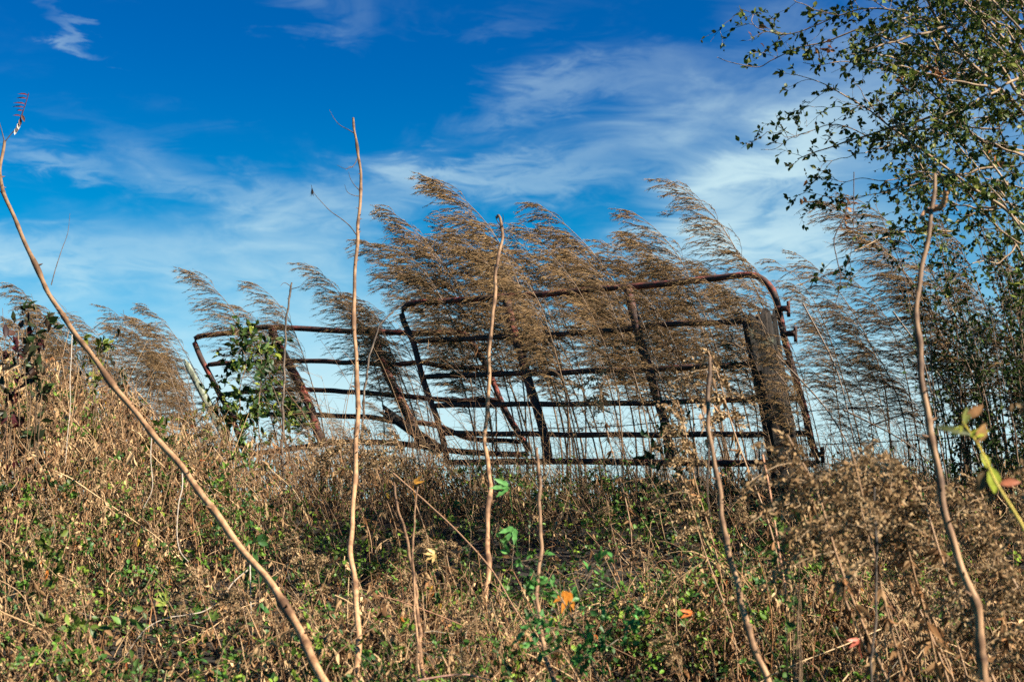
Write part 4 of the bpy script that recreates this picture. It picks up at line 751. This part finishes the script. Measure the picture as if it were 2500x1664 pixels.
cane('reddish bramble arching right from the tall sapling low down', [(850, 1462), (900, 1452), (960, 1462), (1020, 1482), (1080, 1505), (1140, 1530)], (6.0, 5.8), .0034, (.42, .22, .13))
cane('long straight brown stalk falling right across the middle bank', [(960, 1155), (1040, 1225), (1120, 1300), (1200, 1390), (1260, 1490), (1330, 1590), (1360, 1680)], (6.8, 5.2), .0042, (.33, .19, .11))
cane('reddish arching bramble along the bottom edge', [(1020, 1660), (1080, 1650), (1140, 1646), (1200, 1660)], (4.9, 4.9), .004, (.40, .22, .16))
cane('looped dark vine dangling left of the hooked blurred stem', [(2070, 490), (2062, 530), (2045, 560), (2036, 592), (2045, 640), (2052, 680), (2040, 740), (2015, 790)], (6.2, 6.2), .003, (.09, .06, .05))
cane('forked dark vine strand beside the dangling looped one', [(2085, 420), (2080, 600), (2052, 680)], (6.2, 6.2), .0022, (.09, .06, .05))
cane('thick tan stalk leaning left over the bank right of the bent blurred stem', [(1862, 1110), (1880, 1200), (1900, 1330), (1920, 1450)], (5.2, 4.9), .0035, (.45, .22, .12))
cane('yellow olive stem rising left of the bent blurred stem', [(1700, 1250), (1730, 1330), (1790, 1420), (1850, 1520), (1900, 1620)], (4.8, 4.7), .003, (.36, .30, .10))
for i, (x0, y0, x1, y1) in enumerate([(2060, 1000, 2330, 1190), (2180, 760, 2400, 1150), (1890, 560+300, 2120, 1180), (1780, 830, 1960, 1000), (1960, 740, 2090, 1100), (2120, 1040, 2290, 1000)]):
    cane('long dark bare stalk crossing the gap by the barbed wire right of the post', [(x0, y0), ((x0+x1)/2+18, (y0+y1)/2-14), (x1, y1)], (8.6, 8.4), .0055, (.14, .095, .065), 'bare stalks by the barbed wire', 'bare_stalk')

# distant bare treeline peeping over the crest at the right
mb = MB(); r = np.random.default_rng(81); n = 260; X = r.uniform(8, 42, n); Yd = r.uniform(70, 95, n); Hh = r.uniform(3.5, 8.0, n)
bz = G(X, Yd); k = 5; S = np.stack([np.stack([X+r.normal(0, .4, n)*t, Yd, bz+Hh*t], -1) for t in np.linspace(0, 1, k)], 1); mb.tubes(S, np.linspace(.10, .02, k)[None]*np.ones((n, 1)), (.22, .19, .17), 4)
m = 90; bi = np.repeat(np.arange(n), m); t = r.uniform(.3, 1, n*m)[:, None]; b = np.stack([X, Yd, bz], -1)[bi] + np.array((0, 0, 1))*Hh[bi][:, None]*t; d = norm(r.normal(0, 1, (n*m, 3))+np.array((0, 0, .5))); l = (r.uniform(.4, 1.6, n*m))[:, None]*(1.2-t)
mb.tubes(np.stack([b, b+d*l*.6, b+d*l+r.normal(0, .1, (n*m, 3))], 1), np.array([[.018, .012, .005]]), pal([(.24, .21, .19), (.3, .26, .22)], n*m, .1, r), 3)
tag(mb.build('treeline', M_stem), 'faint bare grey treeline far beyond the bank crest', 'treeline', kind='stuff')
for o in bpy.data.objects:
    if '_w' in o: del o['_w']
print('quads', sum(len(m.polygons) for m in bpy.data.meshes))
